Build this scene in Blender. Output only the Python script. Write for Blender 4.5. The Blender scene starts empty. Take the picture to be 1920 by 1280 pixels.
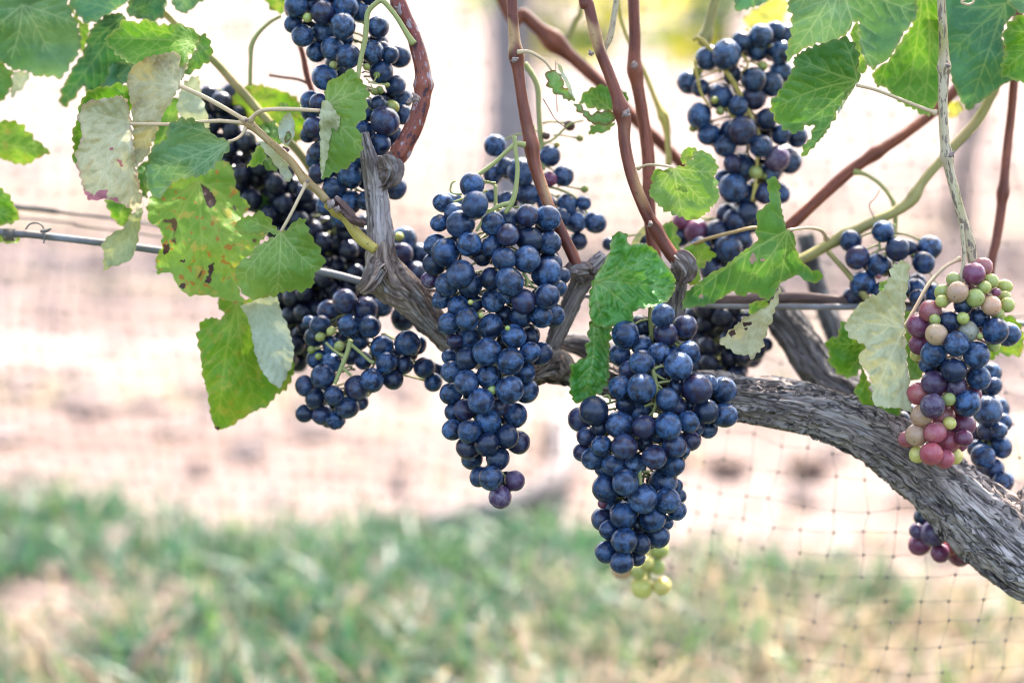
import bpy, math, random
import numpy as np
from mathutils import Vector, Matrix, Euler
from mathutils.geometry import delaunay_2d_cdt

random.seed(7)
rng = np.random.default_rng(7)
scene = bpy.context.scene
COL = scene.collection

# ------------------------------------------------------------------ camera
LENS, SENSOR = 60.0, 36.0
PITCH = math.radians(12.0)
CAM_Z = 0.72
FOC = 1.0667                      # metres to the plane of the vine; 3000 photo pixels to the metre there
CAM = np.array([0.0, 0.0, CAM_Z])
FWD = np.array([0.0, math.cos(PITCH), -math.sin(PITCH)])
UPV = np.array([0.0, math.sin(PITCH), math.cos(PITCH)])
RGT = np.array([1.0, 0.0, 0.0])
cam_data = bpy.data.cameras.new('camera')
cam = bpy.data.objects.new('camera', cam_data)
COL.objects.link(cam)
cam.location = CAM
cam.rotation_euler = (math.pi / 2 - PITCH, 0, 0)
cam_data.lens = LENS
cam_data.sensor_width = SENSOR
cam_data.clip_start = 0.05
cam_data.clip_end = 2000.0
cam_data.dof.use_dof = True
cam_data.dof.focus_distance = FOC - 0.026
cam_data.dof.aperture_fstop = 2.6
scene.camera = cam

# ------------------------------------------------------------------ world, sun, exposure
SUN_EL, SUN_AZ = math.radians(56), math.radians(22)     # high, behind the row, a little to the right
world = bpy.data.worlds.new('World')
scene.world = world
world.use_nodes = True
wn = world.node_tree
wn.nodes.clear()
sky = wn.nodes.new('ShaderNodeTexSky')
sky.sky_type = 'NISHITA'
sky.sun_disc = False
sky.sun_elevation = SUN_EL
sky.sun_rotation = SUN_AZ
sky.air_density = 1.0
sky.dust_density = 5.0
bgn = wn.nodes.new('ShaderNodeBackground')
bgn.inputs['Strength'].default_value = 0.15
wo = wn.nodes.new('ShaderNodeOutputWorld')
wn.links.new(sky.outputs[0], bgn.inputs['Color'])
wn.links.new(bgn.outputs[0], wo.inputs['Surface'])
sun_data = bpy.data.lights.new('sun', 'SUN')
sun_data.energy = 2.1
sun_data.angle = math.radians(0.53)
sun_data.color = (1.0, 0.93, 0.84)
sun = bpy.data.objects.new('sun', sun_data)
COL.objects.link(sun)
sun_dir = Vector((math.sin(SUN_AZ) * math.cos(SUN_EL), math.cos(SUN_AZ) * math.cos(SUN_EL), math.sin(SUN_EL)))
sun.rotation_euler = sun_dir.to_track_quat('Z', 'Y').to_euler()
sun.location = (0.5, 1.5, 4)
vs = scene.view_settings
vs.view_transform = 'Standard'
vs.look = 'None'
vs.exposure = 2.62
vs.gamma = 1.0
vs.use_curve_mapping = False
scene.cycles.use_denoising = True
scene.cycles.max_bounces = 8
scene.cycles.diffuse_bounces = 3
scene.cycles.filter_width = 1.05
scene.cycles.transmission_bounces = 6
scene.cycles.caustics_reflective = False
scene.cycles.caustics_refractive = False
scene.cycles.sample_clamp_indirect = 6.0

# ------------------------------------------------------------------ helpers
def P(px, py, d=0.0):
    """world point seen at photo pixel (px, py), d metres behind the plane of the vine"""
    px = np.asarray(px, float); py = np.asarray(py, float); d = np.asarray(d, float)
    D = FOC + d
    a = (px - 960.0) / (3000.0 * FOC) * D
    b = (640.0 - py) / (3000.0 * FOC) * D
    return CAM + a[..., None] * RGT + b[..., None] * UPV + D[..., None] * FWD

CR = {0: (0, 0, 1.0), 1: (0, 0, 2.9766), 2: (0, 380, 2.9766), 3: (500, 0, 2.9766), 4: (500, 380, 2.9766),
      5: (940, 0, 2.9766), 6: (940, 380, 2.9766), 7: (1280, 0, 2.9766), 8: (1280, 400, 2.9766),
      9: (780, 700, 2.9766), 10: (1280, 740, 2.9766), 11: (370, 160, 5.953), 12: (500, 370, 5.953),
      13: (1100, 390, 3.878)}

def pts(crop, *v):
    x0, y0, s = CR[crop]
    return [(x0 + v[i] / s, y0 + v[i + 1] / s) for i in range(0, len(v), 2)]

def _h(i, j, k, seed):
    n = (i * 374761393 + j * 668265263 + k * 1274126177 + seed * 974634777) & 0xFFFFFFFF
    n = ((n ^ (n >> 13)) * 1274126177) & 0xFFFFFFFF
    n = (n ^ (n >> 16)) & 0xFFFFFFFF
    return n / 4294967295.0

def vnoise(p, seed=0):
    p = np.asarray(p, float)
    f0 = np.floor(p)
    i = f0.astype(np.int64)
    f = p - f0
    u = f * f * (3 - 2 * f)
    r = 0
    for a in (0, 1):
        for b in (0, 1):
            for c in (0, 1):
                w = (u[..., 0] if a else 1 - u[..., 0]) * (u[..., 1] if b else 1 - u[..., 1]) * (u[..., 2] if c else 1 - u[..., 2])
                r = r + w * _h(i[..., 0] + a, i[..., 1] + b, i[..., 2] + c, seed)
    return r

def fbm(p, oct=3, seed=0):
    p = np.asarray(p, float)
    r, a, t = 0, 0.5, 0
    for o in range(oct):
        r = r + a * vnoise(p * (2 ** o), seed + o * 17)
        t += a
        a *= 0.5
    return r / t

def new_obj(name, mesh, parent=None, mat=None):
    o = bpy.data.objects.new(name, mesh)
    COL.objects.link(o)
    if mat is not None:
        for m in (mat if isinstance(mat, (list, tuple)) else [mat]):
            mesh.materials.append(m)
    if parent is not None:
        o.parent = parent
    return o

def mesh_from(name, verts, faces, smooth=True):
    me = bpy.data.meshes.new(name)
    me.from_pydata([tuple(v) for v in verts], [], [tuple(int(q) for q in f) for f in faces])
    if smooth:
        me.polygons.foreach_set('use_smooth', [True] * len(me.polygons))
    me.update()
    return me

def empty(name, loc=(0, 0, 0)):
    o = bpy.data.objects.new(name, None)
    o.empty_display_size = 0.02
    o.location = loc
    COL.objects.link(o)
    return o

def tag(o, label=None, cat=None, group=None, kind=None):
    if label: o['label'] = label
    if cat: o['category'] = cat
    if group: o['group'] = group
    if kind: o['kind'] = kind
    return o

# ------------------------------------------------------------------ node helpers
class NT:
    def __init__(self, name):
        self.mat = bpy.data.materials.new(name)
        self.mat.use_nodes = True
        self.t = self.mat.node_tree
        self.t.nodes.clear()
        self.out = self.t.nodes.new('ShaderNodeOutputMaterial')
    def n(self, kind, **props):
        nd = self.t.nodes.new(kind)
        for k, v in props.items():
            setattr(nd, k, v)
        return nd
    def set(self, sock, v):
        if isinstance(v, bpy.types.NodeSocket):
            self.t.links.new(v, sock)
        elif v is not None:
            if sock.type == 'RGBA' and len(v) == 3:
                v = (*v, 1)
            sock.default_value = v
    def noise(self, vec, scale, detail=3, rough=0.55, dist=0.0):
        nd = self.n('ShaderNodeTexNoise')
        self.set(nd.inputs['Vector'], vec)
        nd.inputs['Scale'].default_value = scale
        nd.inputs['Detail'].default_value = detail
        nd.inputs['Roughness'].default_value = rough
        nd.inputs['Distortion'].default_value = dist
        return nd.outputs[0]
    def ramp(self, fac, lo, hi, a=0.0, b=1.0):
        nd = self.n('ShaderNodeMapRange', interpolation_type='SMOOTHSTEP')
        self.set(nd.inputs[0], fac)
        nd.inputs[1].default_value, nd.inputs[2].default_value = lo, hi
        nd.inputs[3].default_value, nd.inputs[4].default_value = a, b
        return nd.outputs[0]
    def mix(self, fac, a, b, mode='MIX'):
        nd = self.n('ShaderNodeMix', data_type='RGBA', blend_type=mode)
        self.set(nd.inputs[0], fac)
        self.set(nd.inputs[6], a)
        self.set(nd.inputs[7], b)
        return nd.outputs[2]
    def math(self, op, a, b=None):
        nd = self.n('ShaderNodeMath', operation=op)
        self.set(nd.inputs[0], a)
        if b is not None: self.set(nd.inputs[1], b)
        return nd.outputs[0]
    def vmath(self, op, a, b=None):
        nd = self.n('ShaderNodeVectorMath', operation=op)
        self.set(nd.inputs[0], a)
        if b is not None: self.set(nd.inputs[1], b)
        return nd.outputs[0]
    def attr(self, name):
        nd = self.n('ShaderNodeAttribute', attribute_name=name)
        return nd
    def bump(self, h, strength, dist):
        nd = self.n('ShaderNodeBump')
        self.set(nd.inputs['Height'], h)
        nd.inputs['Strength'].default_value = strength
        nd.inputs['Distance'].default_value = dist
        return nd.outputs[0]
    def principled(self, col, rough=0.5, normal=None, **kw):
        nd = self.n('ShaderNodeBsdfPrincipled')
        self.set(nd.inputs['Base Color'], col)
        self.set(nd.inputs['Roughness'], rough)
        if normal is not None: self.set(nd.inputs['Normal'], normal)
        for k, v in kw.items():
            self.set(nd.inputs[k.replace('_', ' ')], v)
        return nd.outputs[0]
    def done(self, sh):
        self.t.links.new(sh, self.out.inputs['Surface'])
        return self.mat

def randvec(m):
    oi = m.n('ShaderNodeObjectInfo')
    tc = m.n('ShaderNodeTexCoord')
    sc = m.math('MULTIPLY', oi.outputs['Random'], 57.0)
    return m.vmath('ADD', tc.outputs['Object'], sc), oi

# ---- grapes: skin colour is the object's own colour, alpha = how much bloom (waxy dust) it carries
def grape_material(name, sss, blushing=0.40):
    m = NT(name)
    vec, oi = randvec(m)
    skin = oi.outputs['Color']
    al = oi.outputs['Alpha']
    n1 = m.noise(vec, 1.6, 4, 0.6, 0.4)
    n2 = m.noise(vec, 4.2, 3, 0.55)
    n3 = m.noise(vec, 26.0, 2, 0.5)
    mask = m.ramp(n1, 0.36, 0.68)
    wiped = m.ramp(n2, 0.30, 0.46, 0.6, 1.0)
    mask = m.math('MULTIPLY', m.math('MULTIPLY', mask, wiped), al)
    if sss:
        bloomc = m.mix(0.35, skin, (0.50, 0.48, 0.52))
        blush = m.ramp(m.noise(vec, 0.75, 2, 0.5), 0.40, 0.66, 0.0, blushing)
        skin = m.mix(blush, skin, m.mix(0.55, skin, (0.50, 0.42, 0.20)))
        mott = m.ramp(n2, 0.35, 0.7, 0.0, 0.35)
        skin = m.mix(mott, skin, m.mix(0.5, skin, (0.25, 0.05, 0.10), 'MULTIPLY'))
    else:
        bloomc = m.mix(m.ramp(oi.outputs['Random'], 0.0, 1.0), (0.044, 0.118, 0.270), (0.082, 0.150, 0.290))
        skin = m.mix(m.ramp(n2, 0.4, 0.7, 0, 0.4), skin, (0.018, 0.017, 0.034))
    bl = m.mix(m.ramp(n3, 0.3, 0.7, 0.0, 0.35), bloomc, m.mix(0.5, bloomc, (0.6, 0.6, 0.65), 'MULTIPLY'))
    col = m.mix(mask, skin, bl)
    # dust specks
    v = m.n('ShaderNodeTexVoronoi')
    m.set(v.inputs['Vector'], vec)
    v.inputs['Scale'].default_value = 7.0
    speck = m.math('MULTIPLY', m.ramp(v.outputs['Distance'], 0.05, 0.10, 1.0, 0.0), m.ramp(n1, 0.52, 0.66, 0, 0.40))
    col = m.mix(speck, col, (0.42, 0.42, 0.45))
    # brown blossom scar at the free end (local -Z)
    tc = m.n('ShaderNodeTexCoord')
    sep = m.n('ShaderNodeSeparateXYZ')
    m.set(sep.inputs[0], tc.outputs['Object'])
    rxy = m.math('SQRT', m.math('ADD', m.math('POWER', sep.outputs[0], 2.0), m.math('POWER', sep.outputs[1], 2.0)))
    scar = m.math('MULTIPLY', m.ramp(rxy, 0.05, 0.10, 1.0, 0.0), m.math('LESS_THAN', sep.outputs[2], 0.0))
    col = m.mix(m.math('MULTIPLY', scar, 0.75), col, (0.09, 0.06, 0.045))
    rough = m.ramp(mask, 0.0, 1.0, 0.17, 0.33)
    h = m.math('ADD', m.math('MULTIPLY', n2, 0.5), m.math('MULTIPLY', n3, 0.25))
    nrm = m.bump(h, 0.10, 0.1)
    kw = {}
    if sss:
        kw = {'Subsurface_Weight': 0.85, 'Subsurface_Radius': (1.0, 0.7, 0.45), 'Subsurface_Scale': 0.008}
    sh = m.principled(col, rough, nrm, **kw)
    return m.done(sh)

# ---- leaves
def leaf_material(name, front, front2, back, vein, trans, spots=0.0, spotc=(0.10, 0.045, 0.02), ylw=0.0,
                  edgec=(0.30, 0.25, 0.08), edge=0.35, rough=0.45, tfac=0.34, crinkle=0.0, spec=0.28, brown=0.0, markc=(0.055, 0.028, 0.026)):
    m = NT(name)
    vec, oi = randvec(m)
    n1 = m.noise(vec, 22, 3)
    n2 = m.noise(vec, 160, 3)
    n3 = m.noise(vec, 900, 2)
    geo = m.n('ShaderNodeNewGeometry')
    va = m.attr('vein').outputs['Fac']
    ea = m.attr('edge').outputs['Fac']
    c = m.mix(m.ramp(n1, 0.35, 0.65), front, front2)
    c = m.mix(m.ramp(n2, 0.35, 0.7, 0, 0.35), c, m.mix(1.0, c, (0.62, 0.68, 0.60), 'MULTIPLY'))
    c = m.mix(m.ramp(n3, 0.4, 0.65, 0, 0.22), c, m.mix(1.0, c, (1.4, 1.35, 1.3), 'MULTIPLY'))
    if ylw > 0:
        ny = m.noise(vec, 95, 3, 0.6)
        c = m.mix(m.ramp(ny, 0.56, 0.66, 0, ylw), c, (0.42, 0.34, 0.06))
    c = m.mix(m.math('MULTIPLY', va, 0.55), c, vein)
    eg = m.math('MULTIPLY', ea, m.ramp(n2, 0.3, 0.6, 0.3, 1.0))
    c = m.mix(m.math('MULTIPLY', eg, edge), c, edgec)
    if brown > 0:
        nb = m.noise(vec, 34, 4, 0.65)
        c = m.mix(m.ramp(nb, 0.60, 0.68, 0, brown), c, (0.13, 0.075, 0.045))
    if spots > 0:
        ns = m.noise(vec, 180, 2, 0.5)
        c = m.mix(m.ramp(ns, 0.61, 0.66, 0, spots), c, (0.38, 0.17, 0.03))
        nd = m.noise(vec, 55, 2, 0.5, 0.6)
        c = m.mix(m.ramp(nd, 0.68, 0.715, 0, spots), c, spotc)
    mk = m.attr('mark').outputs['Fac']
    c = m.mix(m.ramp(m.math('ADD', mk, m.math('MULTIPLY', n2, 0.35)), 0.55, 0.72), c, markc)
    bc = m.mix(m.ramp(n2, 0.35, 0.7, 0, 0.3), back, m.mix(1.0, back, (0.75, 0.75, 0.7), 'MULTIPLY'))
    bc = m.mix(m.math('MULTIPLY', va, 0.5), bc, vein)
    col = m.mix(geo.outputs['Backfacing'], c, bc)
    hh = m.math('ADD', m.math('MULTIPLY', n2, 0.6), m.math('MULTIPLY', n3, 0.4))
    nrm = m.bump(hh, 0.40 + crinkle, 0.0018)
    rr = m.ramp(n2, 0.3, 0.7, rough - 0.07, rough + 0.10)
    sh = m.principled(col, rr, nrm, Specular_IOR_Level=spec)
    tr = m.n('ShaderNodeBsdfTranslucent')
    m.set(tr.inputs['Color'], m.mix(0.65, m.mix(1.0, c, trans, 'MULTIPLY'), c))
    m.set(tr.inputs['Normal'], nrm)
    mx = m.n('ShaderNodeMixShader')
    mx.inputs[0].default_value = tfac * 0.74
    m.t.links.new(sh, mx.inputs[1])
    m.t.links.new(tr.outputs[0], mx.inputs[2])
    return m.done(mx.outputs[0])

# ---- stems, canes, wood (attribute 'bk' = seamless coordinate: round the stem, and along it)
def cane_material(name, c1, c2, c3=None, stripe=0.5, speck=0.5, rough=0.45, peel=0.0, peelc=(0.34, 0.27, 0.29), bump=0.3):
    m = NT(name)
    bk = m.attr('bk').outputs['Vector']
    st = m.vmath('MULTIPLY', bk, (1, 1, 0.10))
    n1 = m.noise(st, 330, 4, 0.65)
    n2 = m.noise(m.vmath('MULTIPLY', bk, (1, 1, 0.5)), 60, 4)
    n3 = m.noise(bk, 500, 2)
    c = m.mix(m.ramp(n2, 0.35, 0.65), c1, c2)
    c = m.mix(m.ramp(n1, 0.42, 0.66, 0, stripe), c, m.mix(1.0, c, (0.42, 0.36, 0.36), 'MULTIPLY'))
    c = m.mix(m.ramp(m.noise(m.vmath('MULTIPLY', bk, (1, 1, 0.13)), 190, 3, 0.6), 0.52, 0.64, 0, stripe * 0.55), c, m.mix(1.0, c, (1.75, 1.9, 2.0), 'MULTIPLY'))
    if c3 is not None:
        c = m.mix(m.ramp(m.noise(m.vmath('MULTIPLY', bk, (1, 1, 0.4)), 34, 2), 0.54, 0.62), c, c3)
    c = m.mix(m.ramp(n3, 0.62, 0.72, 0, speck), c, (0.035, 0.018, 0.015))
    if peel > 0:
        np_ = m.noise(m.vmath('MULTIPLY', bk, (1, 1, 0.30)), 300, 3, 0.6)
        zone = m.ramp(m.noise(m.vmath('MULTIPLY', bk, (0.2, 0.2, 1)), 16, 2), 0.30, 0.46)
        c = m.mix(m.math('MULTIPLY', m.ramp(np_, 0.55, 0.60, 0, peel), zone), c, peelc)
        c = m.mix(m.math('MULTIPLY', m.ramp(np_, 0.42, 0.38, 0, peel), zone), c, (0.05, 0.02, 0.035))
    h = m.math('ADD', m.math('MULTIPLY', n1, 0.7), m.math('MULTIPLY', n3, 0.3))
    nrm = m.bump(h, bump, 0.0015)
    return m.done(m.principled(c, rough, nrm, Specular_IOR_Level=0.36))

def wood_material(name, c1, c2, c3, bump=0.6, crack=0.0):
    m = NT(name)
    bk = m.attr('bk').outputs['Vector']
    st = m.vmath('MULTIPLY', bk, (1, 1, 0.13))
    n1 = m.noise(st, 230, 5, 0.65, 0.5)
    n2 = m.noise(st, 70, 4, 0.6, 0.8)
    n3 = m.noise(bk, 30, 3)
    c = m.mix(m.ramp(n2, 0.38, 0.62), c1, c2)
    c = m.mix(m.ramp(n3, 0.45, 0.65), c, m.mix(0.6, c, c3))
    c = m.mix(m.ramp(n1, 0.47, 0.58, 0, 0.7), c, m.mix(1.0, c, (0.36, 0.34, 0.35), 'MULTIPLY'))
    c = m.mix(m.ramp(m.noise(st, 420, 3), 0.56, 0.68, 0, 0.55), c, (0.52, 0.49, 0.48))
    hgt = m.math('ADD', m.math('MULTIPLY', n1, 0.6), m.math('MULTIPLY', n2, 0.5))
    if crack > 0:
        s2 = m.vmath('MULTIPLY', bk, (1, 1, 0.11))
        for sc, w in ((85, 0.026), (200, 0.026)):
            nc = m.noise(s2, sc, 2, 0.5, 1.2)
            ln = m.ramp(m.math('ABSOLUTE', m.math('SUBTRACT', nc, 0.5)), w * 0.3, w, crack, 0.0)
            c = m.mix(ln, c, (0.035, 0.030, 0.032))
            hgt = m.math('SUBTRACT', hgt, m.math('MULTIPLY', ln, 0.7))
    nrm = m.bump(hgt, bump, 0.003)
    return m.done(m.principled(c, 0.85, nrm, Specular_IOR_Level=0.2))

def simple_material(name, c1, c2, scale, rough=0.7, bump=0.3, dist=0.01, metallic=0.0, trans=None):
    m = NT(name)
    tc = m.n('ShaderNodeTexCoord')
    n1 = m.noise(tc.outputs['Object'], scale, 4, 0.6)
    c = m.mix(m.ramp(n1, 0.35, 0.65), c1, c2)
    nrm = m.bump(m.noise(tc.outputs['Object'], scale * 5, 3), bump, dist)
    sh = m.principled(c, rough, nrm, Metallic=metallic)
    if trans:
        tr = m.n('ShaderNodeBsdfTranslucent')
        m.set(tr.inputs['Color'], trans)
        mx = m.n('ShaderNodeMixShader')
        mx.inputs[0].default_value = 0.4
        m.t.links.new(sh, mx.inputs[1]); m.t.links.new(tr.outputs[0], mx.inputs[2])
        sh = mx.outputs[0]
    return m.done(sh)

M_GRAPE = grape_material('grape skin dark', False)
M_GRAPE_R = grape_material('grape skin ripening', True)
M_GRAPE_U = grape_material('grape skin red', True, 0.0)
G1, G2 = (0.050, 0.155, 0.022), (0.090, 0.215, 0.036)
PALE = (0.33, 0.38, 0.26)
VEIN = (0.35, 0.45, 0.15)
TR = (1.7, 1.5, 0.55)
LM = {
 'mid':    leaf_material('leaf mid green', G1, G2, PALE, VEIN, TR, markc=(0.27, 0.19, 0.15)),
 'light':  leaf_material('leaf light green', (0.120, 0.240, 0.036), (0.180, 0.305, 0.058), PALE, (0.5, 0.55, 0.25), TR, brown=0.15),
 'blue':   leaf_material('leaf grey green', (0.082, 0.190, 0.062), (0.130, 0.250, 0.105), PALE, (0.40, 0.50, 0.28), TR, rough=0.5, tfac=0.25),
 'bright': leaf_material('leaf bright green', (0.062, 0.185, 0.010), (0.100, 0.250, 0.018), PALE, (0.40, 0.50, 0.12), TR, edge=0.6, edgec=(0.35, 0.36, 0.10), tfac=0.34),
 'dark':   leaf_material('leaf dark green', (0.018, 0.085, 0.022), (0.035, 0.13, 0.035), PALE, (0.22, 0.32, 0.10), TR, tfac=0.25),
 'deep':   leaf_material('leaf deep green', (0.040, 0.14, 0.06), (0.07, 0.20, 0.09), PALE, (0.30, 0.42, 0.14), TR, tfac=0.28),
 'yellow': leaf_material('leaf yellow green', (0.115, 0.255, 0.015), (0.19, 0.32, 0.025), PALE, (0.42, 0.45, 0.10), TR, ylw=0.35, spots=0.3, tfac=0.36),
 'spot':   leaf_material('leaf spotted', (0.14, 0.29, 0.03), (0.24, 0.37, 0.055), PALE, (0.38, 0.45, 0.12), TR, ylw=0.8, spots=0.95, tfac=0.42),
 'gold':   leaf_material('leaf golden', (0.55, 0.50, 0.06), (0.65, 0.60, 0.12), PALE, (0.6, 0.6, 0.2), (1.5, 1.4, 0.6), ylw=0.4, tfac=0.5),
 'pale':   leaf_material('leaf pale underside', (0.40, 0.395, 0.205), (0.48, 0.47, 0.28), G1, (0.64, 0.61, 0.44), TR, edge=0.4, edgec=(0.36, 0.33, 0.17), rough=0.7, tfac=0.14, brown=0.10),
 'palepink': leaf_material('leaf pale underside with red rim', (0.43, 0.385, 0.195), (0.49, 0.45, 0.26), G1, (0.64, 0.60, 0.42), TR, edge=0.55, edgec=(0.32, 0.10, 0.12), rough=0.7, tfac=0.14, spots=0.2, markc=(0.36, 0.13, 0.15)),
 'tan':    leaf_material('leaf tan underside', (0.36, 0.31, 0.155), (0.42, 0.385, 0.215), G1, (0.56, 0.53, 0.36), TR, edge=0.4, rough=0.75, tfac=0.12, brown=0.45),
 'silver': leaf_material('leaf silver underside', (0.41, 0.445, 0.30), (0.48, 0.51, 0.37), G1, (0.52, 0.58, 0.46), TR, edge=0.2, rough=0.7, tfac=0.25),
 'olive':  leaf_material('leaf olive underside', (0.27, 0.32, 0.15), (0.34, 0.38, 0.20), G1, (0.45, 0.47, 0.27), TR, edge=0.4, rough=0.65, tfac=0.30, ylw=0.2),
 'crinkle': leaf_material('leaf crinkled glossy', (0.045, 0.20, 0.022), (0.085, 0.27, 0.04), PALE, (0.40, 0.48, 0.20), TR, edge=0.5, rough=0.30, tfac=0.25, spec=0.5, crinkle=0.5, brown=0.25),
 'dry':    leaf_material('leaf with dry brown rim', (0.10, 0.27, 0.06), (0.15, 0.32, 0.08), PALE, (0.4, 0.42, 0.2), TR, edge=0.95, edgec=(0.17, 0.06, 0.03), tfac=0.3),
}
M_RED = cane_material('cane red brown', (0.165, 0.040, 0.019), (0.235, 0.064, 0.030), None, 0.75, 0.7)
M_REDTAN = cane_material('cane red brown with tan patches', (0.155, 0.040, 0.023), (0.215, 0.060, 0.033), (0.46, 0.27, 0.12), 0.7, 0.6)
M_PEEL = cane_material('cane peeling bark', (0.21, 0.048, 0.034), (0.26, 0.070, 0.04), None, 0.5, 0.5, peel=0.9, bump=0.6)
M_TAN = cane_material('cane tan', (0.40, 0.25, 0.10), (0.46, 0.32, 0.14), None, 0.45, 0.7)
M_TANP = cane_material('cane pale tan with dark streaks', (0.48, 0.37, 0.21), (0.55, 0.44, 0.28), (0.36, 0.30, 0.10), 0.25, 0.5, peel=0.7, peelc=(0.10, 0.05, 0.04))
M_OLIVE = cane_material('cane olive', (0.29, 0.25, 0.075), (0.35, 0.29, 0.10), (0.40, 0.28, 0.12), 0.3, 0.3)
M_GSTEM = cane_material('stem green', (0.30, 0.31, 0.10), (0.38, 0.38, 0.14), None, 0.2, 0.12, rough=0.5)
M_YSTEM = cane_material('stem yellow', (0.46, 0.34, 0.07), (0.52, 0.41, 0.10), (0.17, 0.10, 0.05), 0.5, 0.9)
M_PET = cane_material('leaf stalk', (0.60, 0.42, 0.255), (0.60, 0.47, 0.27), None, 0.15, 0.08, rough=0.5)
M_DSTEM = cane_material('twig dark', (0.10, 0.055, 0.045), (0.17, 0.10, 0.08), (0.32, 0.28, 0.27), 0.6, 0.5, rough=0.7)
M_WOODG = wood_material('wood grey', (0.52, 0.435, 0.405), (0.35, 0.27, 0.24), (0.22, 0.14, 0.10), 0.6, 0.35)
M_WOODB = wood_material('wood brown', (0.46, 0.35, 0.28), (0.33, 0.225, 0.165), (0.16, 0.095, 0.07), 0.6, 0.4)
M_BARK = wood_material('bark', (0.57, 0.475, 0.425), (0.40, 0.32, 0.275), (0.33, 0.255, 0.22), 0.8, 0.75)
M_BARKD = wood_material('bark with painted shade', (0.22, 0.21, 0.215), (0.15, 0.135, 0.135), (0.08, 0.07, 0.06), 0.9, 0.6)  # darker copy of the bark, shade painted into its colour
M_BUD = wood_material('bud scales', (0.36, 0.28, 0.25), (0.22, 0.14, 0.12), (0.12, 0.06, 0.045), 0.8)
M_WIRE = simple_material('galvanised wire', (0.25, 0.245, 0.26), (0.16, 0.135, 0.125), 30, 0.6, 0.3, 0.001, metallic=0.25)
M_WIRED = simple_material('weathered wire', (0.12, 0.11, 0.10), (0.17, 0.15, 0.13), 60, 0.55, 0.2, 0.001, metallic=0.4)
M_NET = simple_material('net thread', (0.05, 0.05, 0.055), (0.08, 0.08, 0.085), 90, 0.35, 0.1, 0.001, trans=(0.30, 0.30, 0.31))
M_NETK = M_NET

# ------------------------------------------------------------------ tubes
def catmull(p, n):
    p = np.asarray(p, float)
    q = np.vstack([2 * p[0] - p[1], p, 2 * p[-1] - p[-2]])
    seg = np.linalg.norm(np.diff(p[:, :3], axis=0), axis=1)
    cum = np.concatenate([[0], np.cumsum(seg)])
    t = np.linspace(0, cum[-1], n)
    k = np.clip(np.searchsorted(cum, t, side='right') - 1, 0, len(p) - 2)
    u = ((t - cum[k]) / np.maximum(seg[k], 1e-9))[:, None]
    p0, p1, p2, p3 = q[k], q[k + 1], q[k + 2], q[k + 3]
    r = 0.5 * (2 * p1 + (p2 - p0) * u + (2 * p0 - 5 * p1 + 4 * p2 - p3) * u ** 2 + (3 * p1 - p0 - 3 * p2 + p3) * u ** 3)
    return r, t

def tube_data(ctrl, step=0.002, sides=12, disp=None, nodes=(), cap=True):
    """ctrl: rows x,y,z,r (metres). nodes: list of (t0..1, swell, width_m)"""
    ctrl = np.asarray(ctrl, float)
    L = np.linalg.norm(np.diff(ctrl[:, :3], axis=0), axis=1).sum()
    n = max(4, int(L / step))
    c, s = catmull(ctrl, n)
    r = np.maximum(c[:, 3], 0.0002)
    for (t0, sw, w) in nodes:
        r = r * (1 + 1.35 * sw * np.exp(-((s - t0 * L) / w) ** 2))
    c = c[:, :3]
    tan = np.gradient(c, axis=0)
    tan /= np.linalg.norm(tan, axis=1)[:, None] + 1e-12
    nrm = np.zeros_like(c)
    v = np.array([0.0, -1.0, 0.0])
    v = v - tan[0] * v.dot(tan[0])
    if np.linalg.norm(v) < 0.1:
        v = np.array([1.0, 0, 0]); v = v - tan[0] * v.dot(tan[0])
    v /= np.linalg.norm(v)
    for i in range(n):
        v = v - tan[i] * v.dot(tan[i])
        v /= np.linalg.norm(v) + 1e-12
        nrm[i] = v
    bi = np.cross(tan, nrm)
    a = np.linspace(0, 2 * math.pi, sides, endpoint=False)
    A, S = np.meshgrid(a, s)
    R = np.repeat(r[:, None], sides, 1)
    if disp is not None:
        R = R + disp(A, S, R)
    V = c[:, None, :] + R[..., None] * (np.cos(A)[..., None] * nrm[:, None, :] + np.sin(A)[..., None] * bi[:, None, :])
    rm = float(r.mean())
    bk = np.stack([np.cos(A) * rm, np.sin(A) * rm, S], -1)
    i = np.arange(n - 1)[:, None] * sides
    j = np.arange(sides)[None, :]
    j2 = (j + 1) % sides
    F = np.stack([i + j, i + j2, i + sides + j2, i + sides + j], -1).reshape(-1, 4)
    V = V.reshape(-1, 3); bk = bk.reshape(-1, 3)
    F = F.tolist()
    if cap:
        nv = len(V)
        V = np.vstack([V, c[0] - tan[0] * r[0] * 0.25, c[-1] + tan[-1] * r[-1] * 0.25])
        bk = np.vstack([bk, [0, 0, s[0]], [0, 0, s[-1]]])
        for q in range(sides):
            F.append([nv, (q + 1) % sides, q])
            b = (n - 1) * sides
            F.append([nv + 1, b + q, b + (q + 1) % sides])
    return V, F, bk

def join_data(parts):
    V, F, B, o = [], [], [], 0
    for v, f, b in parts:
        V.append(v); B.append(b)
        F += [[q + o for q in ff] for ff in f]
        o += len(v)
    return np.vstack(V), F, np.vstack(B)

def tube_obj(name, parts, mat, parent=None):
    V, F, B = join_data(parts)
    org = V.mean(0)
    me = mesh_from(name, V - org, F)
    at = me.attributes.new('bk', 'FLOAT_VECTOR', 'POINT')
    at.data.foreach_set('vector', B.astype(np.float32).ravel())
    o = new_obj(name, me, parent, mat)
    o.location = org
    return o

def px_ctrl(rows, d=0.0, crop=0):
    """rows: (px, py, radius_px[, depth])"""
    x0, y0, s = CR[crop]
    out = []
    for r in rows:
        dd = r[3] if len(r) > 3 else d
        p = P(x0 + r[0] / s, y0 + r[1] / s, dd)
        out.append([*p, r[2] / s / 3000.0 * (FOC + dd) / FOC])
    return out

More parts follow.
